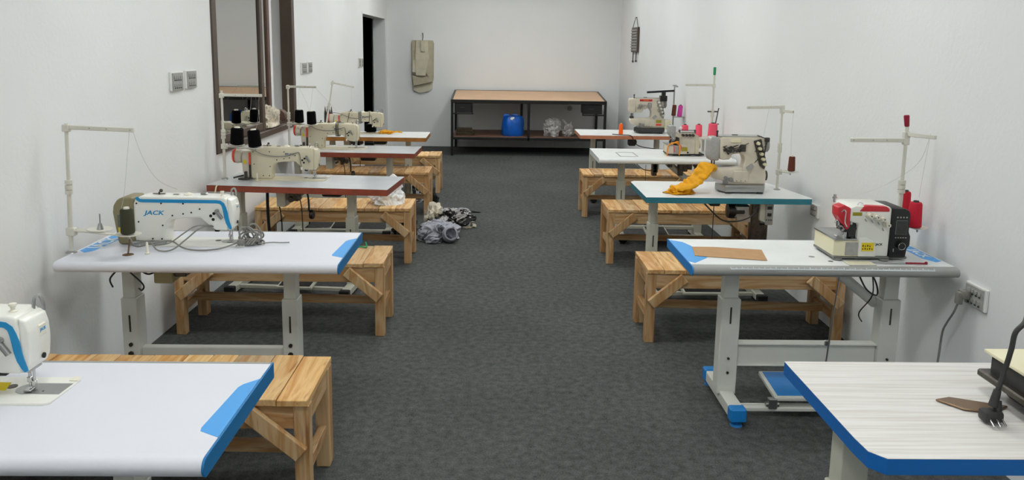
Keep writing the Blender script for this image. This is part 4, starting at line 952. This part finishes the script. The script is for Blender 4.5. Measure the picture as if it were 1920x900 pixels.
dr_ = drape([(1.452, 5.25, .905), (1.40, 5.23, .925), (1.36, 5.21, .885), (1.32, 5.20, .83), (1.25, 5.18, .79), (1.17, 5.17, .775)], [.07, .15, .17, .17, .16, .11], .026, 3, 2, 60, 60)
dr_.b.normal_update()
for v in dr_.b.verts:
    q = v.co*22; q.y *= .6; q.x += q.z*.7; q.z *= .5
    d = 1-abs(noise.noise(q))*2.4; v.co += v.normal*(.011*(d-.4)+.004*noise.noise(v.co*60))
    v.co.z = max(v.co.z, .7525)
dr_.out('sleeve', 'mustard', mc, 70)
heap('bunched_end', '', '', None, (.085, .06, .036), 'mustard', 31, .35, 3, 5, parent=mc).location = (1.215, 5.17, .751)
yc_ = heap('yellow_cloth', 'small yellow cloth under the needle of the farthest left machine', 'cloth', (-1.16, 8.40, .776), (.075, .06, .03), 'mustard', 33, .35, 3, 4)
y2 = MB().tube([(0, 0, 0), (.06, .01, .006), (.11, .0, .0)], .009).out('cloth_tail', 'mustard', yc_); y2.location = (.06, 0, .012)
# cloth on the window sill
heap('sill_cloth', 'crumpled off-white cloth bundle on the window sill', 'cloth', (-1.985, 6.95, .985), (.080, .25, .155), 'beige', 41, .26, 2.2, 6, squash=.15)
sr = thing('tape_roll', 'dark brown roll at the far end of the window sill', 'roll', (-1.975, 7.36, .985))
MB().lathe([(.012, -.05), (.05, -.05), (.055, -.04), (.055, .04), (.05, .05), (.012, .05)], (0, 0, .055), 20, 'Y').out('roll', 'frame2', sr)

# ------------------------------------------------------------------ cutting table at the back wall
ct = thing('cutting_table', 'long black steel cutting table with plywood top against the back wall', 'table', (-.71, 12.47, 0))
W, D, H = 2.43, 1.13, .875
ZB = .965
MB().ext([(.02, H-.012), (D-.02, ZB-.012), (D-.02, ZB+.002), (.02, H+.002)], 'x', .02, W-.02, .001).out('tabletop', 'ply', ct)
fr = lambda n, *b: MB().box(*b, bev=.003).out(n, 'blackp', ct)
fr('front_rail', 0, W, -.005, .03, H-.05, H+.004); fr('back_rail', 0, W, D-.03, D, ZB-.04, ZB+.006)
for x in (-.003, W-.03): MB().ext([(.03, H-.04), (D-.03, ZB-.04), (D-.03, ZB+.006), (.03, H+.006)], 'x', x, x+.033, .002).out('end_rail', 'blackp', ct)
for x in (0, W-.04):
    for y in (0, D-.04): fr('leg', x, x+.04, y, y+.04, 0, (H if y == 0 else ZB)-.04)
fr('leg', W/2-.02, W/2+.02, 0, .04, .24, H-.05); fr('leg', W/2-.10, W/2-.06, D-.04, D, .24, ZB-.04)
fr('shelf_rail', .04, W-.04, .0, .03, .255, .295); fr('shelf_rail', .04, W-.04, D-.03, D, .255, .295)
MB().box(.02, W-.02, .03, D-.03, .285, .305, .001).out('shelf', 'shelf', ct)
for (a, b_) in ((.05, .34), (W-.37, W-.05)):
    dw = MB().box(a+.01, b_-.02, .02, .42, H-.20, H-.055, .004).out('drawer', 'black', ct)
    MB().box(a+.09, a+.16, .012, .02, H-.13, H-.115, .002).out('handle', 'iron', dw)
    fr('drawer_runner', a-.01, b_+.01, .0, .03, H-.225, H-.205); fr('drawer_hanger', b_-.02 if a < 1 else a-.01, b_ if a < 1 else a+.01, .0, .03, H-.21, H-.05)
bb = thing('blue_bag', 'blue plastic bag on the lower shelf of the cutting table', 'bag', (.26, 12.66, .306))
MB().lathe([(.135, 0), (.15, .03), (.152, .12), (.15, .20), (.142, .28), (.115, .315), (.06, .325)], (0, 0, 0), 40).out('tmp', 'bluebag', bb)
o = bb.children[0]; o.name = 'bag'
for v in o.data.vertices:
    a = math.atan2(v.co.y, v.co.x); z = v.co.z; k = 1+.05*math.sin(9*a+z*7)+.10*noise.noise(v.co*14)+.25*abs(math.cos(a))**4*.3
    v.co.x *= k*1.06; v.co.y *= k*.8
MB().ext([(-.15, .26), (-.155, .335), (-.11, .352), (-.04, .335), (-.03, .28)], 'y', -.03, .03, .008, 2).ext([(.0, .28), (-.01, .345), (.06, .35), (.10, .32), (.12, .27)], 'y', -.03, .03, .008, 2).out('bag_ear', 'bluebag', bb)
MB().ext([(-.045, .27), (-.03, .30), (.02, .305), (.025, .275), (-.0, .25)], 'y', -.115, -.10, .004).out('white_content', 'plastic', bb)
heap('clear_bag', 'larger translucent bag of scraps on the cutting table shelf', 'bag', (.885, 12.66, .306), (.135, .12, .27), 'clearbag', 51, .22, 3, 5, squash=.55)
b2 = thing('clear_bag', 'smaller translucent bag with raised ears beside the larger one', 'bag', (1.14, 12.70, .306))
heap('bag', '', '', None, (.095, .1, .17), 'clearbag', 53, .25, 3, 5, squash=.55, parent=b2)
MB().ext([(-.02, .14), (-.10, .27), (-.05, .25), (.01, .17), (.06, .26), (.05, .16)], 'y', -.006, .006, .003).out('bag_ear', 'clearbag', b2)
fc = thing('folded_cloth', 'olive brown folded cloth at the left end of the cutting table shelf', 'cloth', (-.50, 12.75, .306))
for i in range(4):
    MB().box(-.14+.006*i, .15-.012*i, -.09, .10, .002+i*.026, .024+i*.026, .010, 3).out('fold', 'olivecloth', fc)

# ------------------------------------------------------------------ hangings on the walls
hp = thing('pattern_bundle', 'bundle of beige paper sewing patterns hanging on the back wall', 'pattern bundle', (-1.25, 13.635, 0))
PCS = [[(-.19, 1.74), (-.17, 1.785), (.17, 1.785), (.19, 1.74), (.185, 1.15), (.15, 1.00), (-.15, 1.0), (-.18, 1.08)],
       [(-.15, 1.10), (.17, 1.12), (.165, .99), (.10, .935), (-.06, .905), (-.155, .95)],
       [(-.175, 1.76), (-.06, 1.775), (-.08, 1.40), (-.10, 1.22), (-.18, 1.22)],
       [(.0, 1.78), (.175, 1.77), (.17, 1.20), (.12, 1.16), (.02, 1.3)],
       [(-.10, 1.78), (.09, 1.78), (.11, 1.50), (.05, 1.20), (-.11, 1.20), (-.12, 1.55)],
       [(-.165, 1.20), (-.02, 1.16), (.16, 1.19), (.165, 1.10), (.0, 1.06), (-.15, 1.03)],
       [(-.02, 1.78), (.04, 1.78), (.045, 1.60), (-.025, 1.60)],
       [(-.16, 1.45), (-.12, 1.46), (-.11, 1.25), (-.165, 1.26)]]
for i, p in enumerate(PCS):
    MB().ext(p, 'y', -.016-i*.013, -.002-i*.011, .001).out('paper_piece', 'paper2' if i in (0, 2, 3, 5) else 'paper', hp)
MB().tube([(0, -.06, 1.78), (.008, -.03, 1.85), (.0, -.012, 1.90)], .006).cyl((0, -.02, 1.90), (0, .0, 1.90), .008).out('hook', 'dsteel', hp)
hr = thing('hanging_panel', 'small dark beaded panel hanging on the right wall near the corner', 'wall hanging', (XR-.004, 12.1, 0))
MB().box(-.03, 0, -.26, .26, 1.645, 2.01, .004).out('panel', 'frame', hr)
m = MB(); r = random.Random(6)
for i in range(8):
    for j in range(5): m.box(-.045, -.028, -.22+j*.10, -.15+j*.10, 1.67+i*.041, 1.67+i*.041+.012+.012*r.random(), .003)
m.out('carved_rows', 'plate', hr)
MB().tube([(-.02, -.22, 2.01), (-.012, 0, 2.16), (-.02, .22, 2.01)], .005).cyl((-.02, 0, 2.155), (0, 0, 2.155), .008).out('hanging_cord', 'dsteel', hr)
MB().cyl((-.02, -.15, 1.645), (-.02, -.15, 1.53), .008).cyl((-.02, .12, 1.645), (-.02, .12, 1.50), .008).cyl((-.02, -.15, 1.53), (-.02, -.15, 1.50), .014).cyl((-.02, .12, 1.52), (-.02, .12, 1.49), .014).out('tassel', 'dsteel', hr)

def plate(label, x, y, z, side, w_=.17, h_=.115, slots=True, seed=1, group='wall switch and socket plates', sw='switches'):
    """side=+1 faces +x (left wall), -1 faces -x"""
    t = thing('switch_plate', label, 'switch plate', (x, y, z), WA if side > 0 else 0, group)
    s = side
    def bx(mb, a, b_, *r, bev=0): mb.box(min(a*s, b_*s), max(a*s, b_*s), *r, bev)
    m = MB(); bx(m, 0, .014, -w_/2, w_/2, -h_/2, h_/2, bev=.003); m.out('back_box', 'platew', t)
    m = MB(); bx(m, .014, .019, -w_/2+.012, w_/2-.008, -h_/2+.006, h_/2-.006, bev=.002); m.out('face_plate', 'plate', t)
    r = random.Random(seed)
    for row in (-1, 1):
        m = MB()
        for j in range(4):
            y0 = -w_*.32+j*w_*.165; bx(m, .019, .024, y0, y0+w_*.12, row*h_*.2-h_*.06, row*h_*.2+h_*.09, bev=.001)
        m.out('rocker_row', 'plate', t)
        m = MB()
        for j in range(4):
            y0 = -w_*.32+j*w_*.165; bx(m, .019, .0215, y0+.004, y0+w_*.10, row*h_*.2-h_*.16, row*h_*.2-h_*.11)
        m.out('slot_row', 'iron', t)
    return t
plate('wall switch plate left of its twin, near the window', wx(4.87), 4.87, 1.452, 1, .175, .115, seed=1)
plate('wall switch plate right of its twin, nearer the brown window', wx(5.09), 5.09, 1.457, 1, .165, .115, seed=2)
plate('switch plate just beyond the window, left of its pair', wx(7.95), 7.95, 1.455, 1, .19, .11, seed=3)
plate('switch plate beyond the window, right of its pair', wx(8.19), 8.19, 1.457, 1, .17, .11, seed=4)
plate('small switch plate before the black doorway, left one', wx(11.0), 11.0, 1.455, 1, .13, .12, seed=5)
plate('small switch plate beside the black doorway, right one', wx(11.18), 11.18, 1.45, 1, .13, .12, seed=6)
plate('dark-faced socket plate on the right wall behind the teal-edged table end', XR, 5.05, .668, -1, .12, .085, seed=7)
sk = plate('wall socket plate with a grey plug on the right wall', XR, 3.275, .655, -1, .15, .10, seed=8)
pg = thing('wall_plug', 'grey plug and its cord in the right wall socket', 'plug', (XR-.024, 3.31, .655))
MB().box(-.035, 0, -.022, .022, -.02, .018, .007, 2).box(-.05, -.025, -.015, .015, -.045, .01, .006, 2).out('plug_body', 'cord', pg)
MB().tube([(-.04, 0, -.04), (-.042, .02, -.09), (-.04, .07, -.16), (-.03, .11, -.22), (-.03, .12, -.35), (-.06, .1, -.55), (-.1, .1, -.645), (-.4, .2, -.65)], .005).out('cord', 'cord', pg)
so = thing('wall_socket', 'small round white socket on the back wall under the cutting table', 'socket', (1.25, YB, .68))
MB().lathe([(0, 0), (.045, 0), (.042, -.012), (.03, -.014), (0, -.010)], (0, 0, 0), 20, 'Y').out('socket', 'plate', so)
MB().cyl((-.012, -.013, 0), (-.012, -.015, 0), .005).cyl((.012, -.013, 0), (.012, -.015, 0), .005).out('pin_hole', 'black', so)
# dark cables that drop behind the first red-edged table
cb2 = MB().tube([(-1.575, 5.64, .74), (-1.56, 5.66, .60), (-1.54, 5.68, .40), (-1.56, 5.7, .02)], .005).tube([(-1.615, 5.62, .74), (-1.62, 5.62, .5), (-1.60, 5.62, .02)], .012).out('black_cable', 'bcord'); tag(cb2, 'black cables dropping to the floor behind the first red-edged table', 'cable')
gp = MB().tube([(-.0, 0, 0), (.03, .02, .004), (.07, .0, .006), (.06, .03, .03)], .005).out('green_ribbon', 'green'); tag(gp, 'green ribbon end lying on the pine bench beside the blue table end', 'ribbon'); at(gp, (-.865, 4.84, .443))
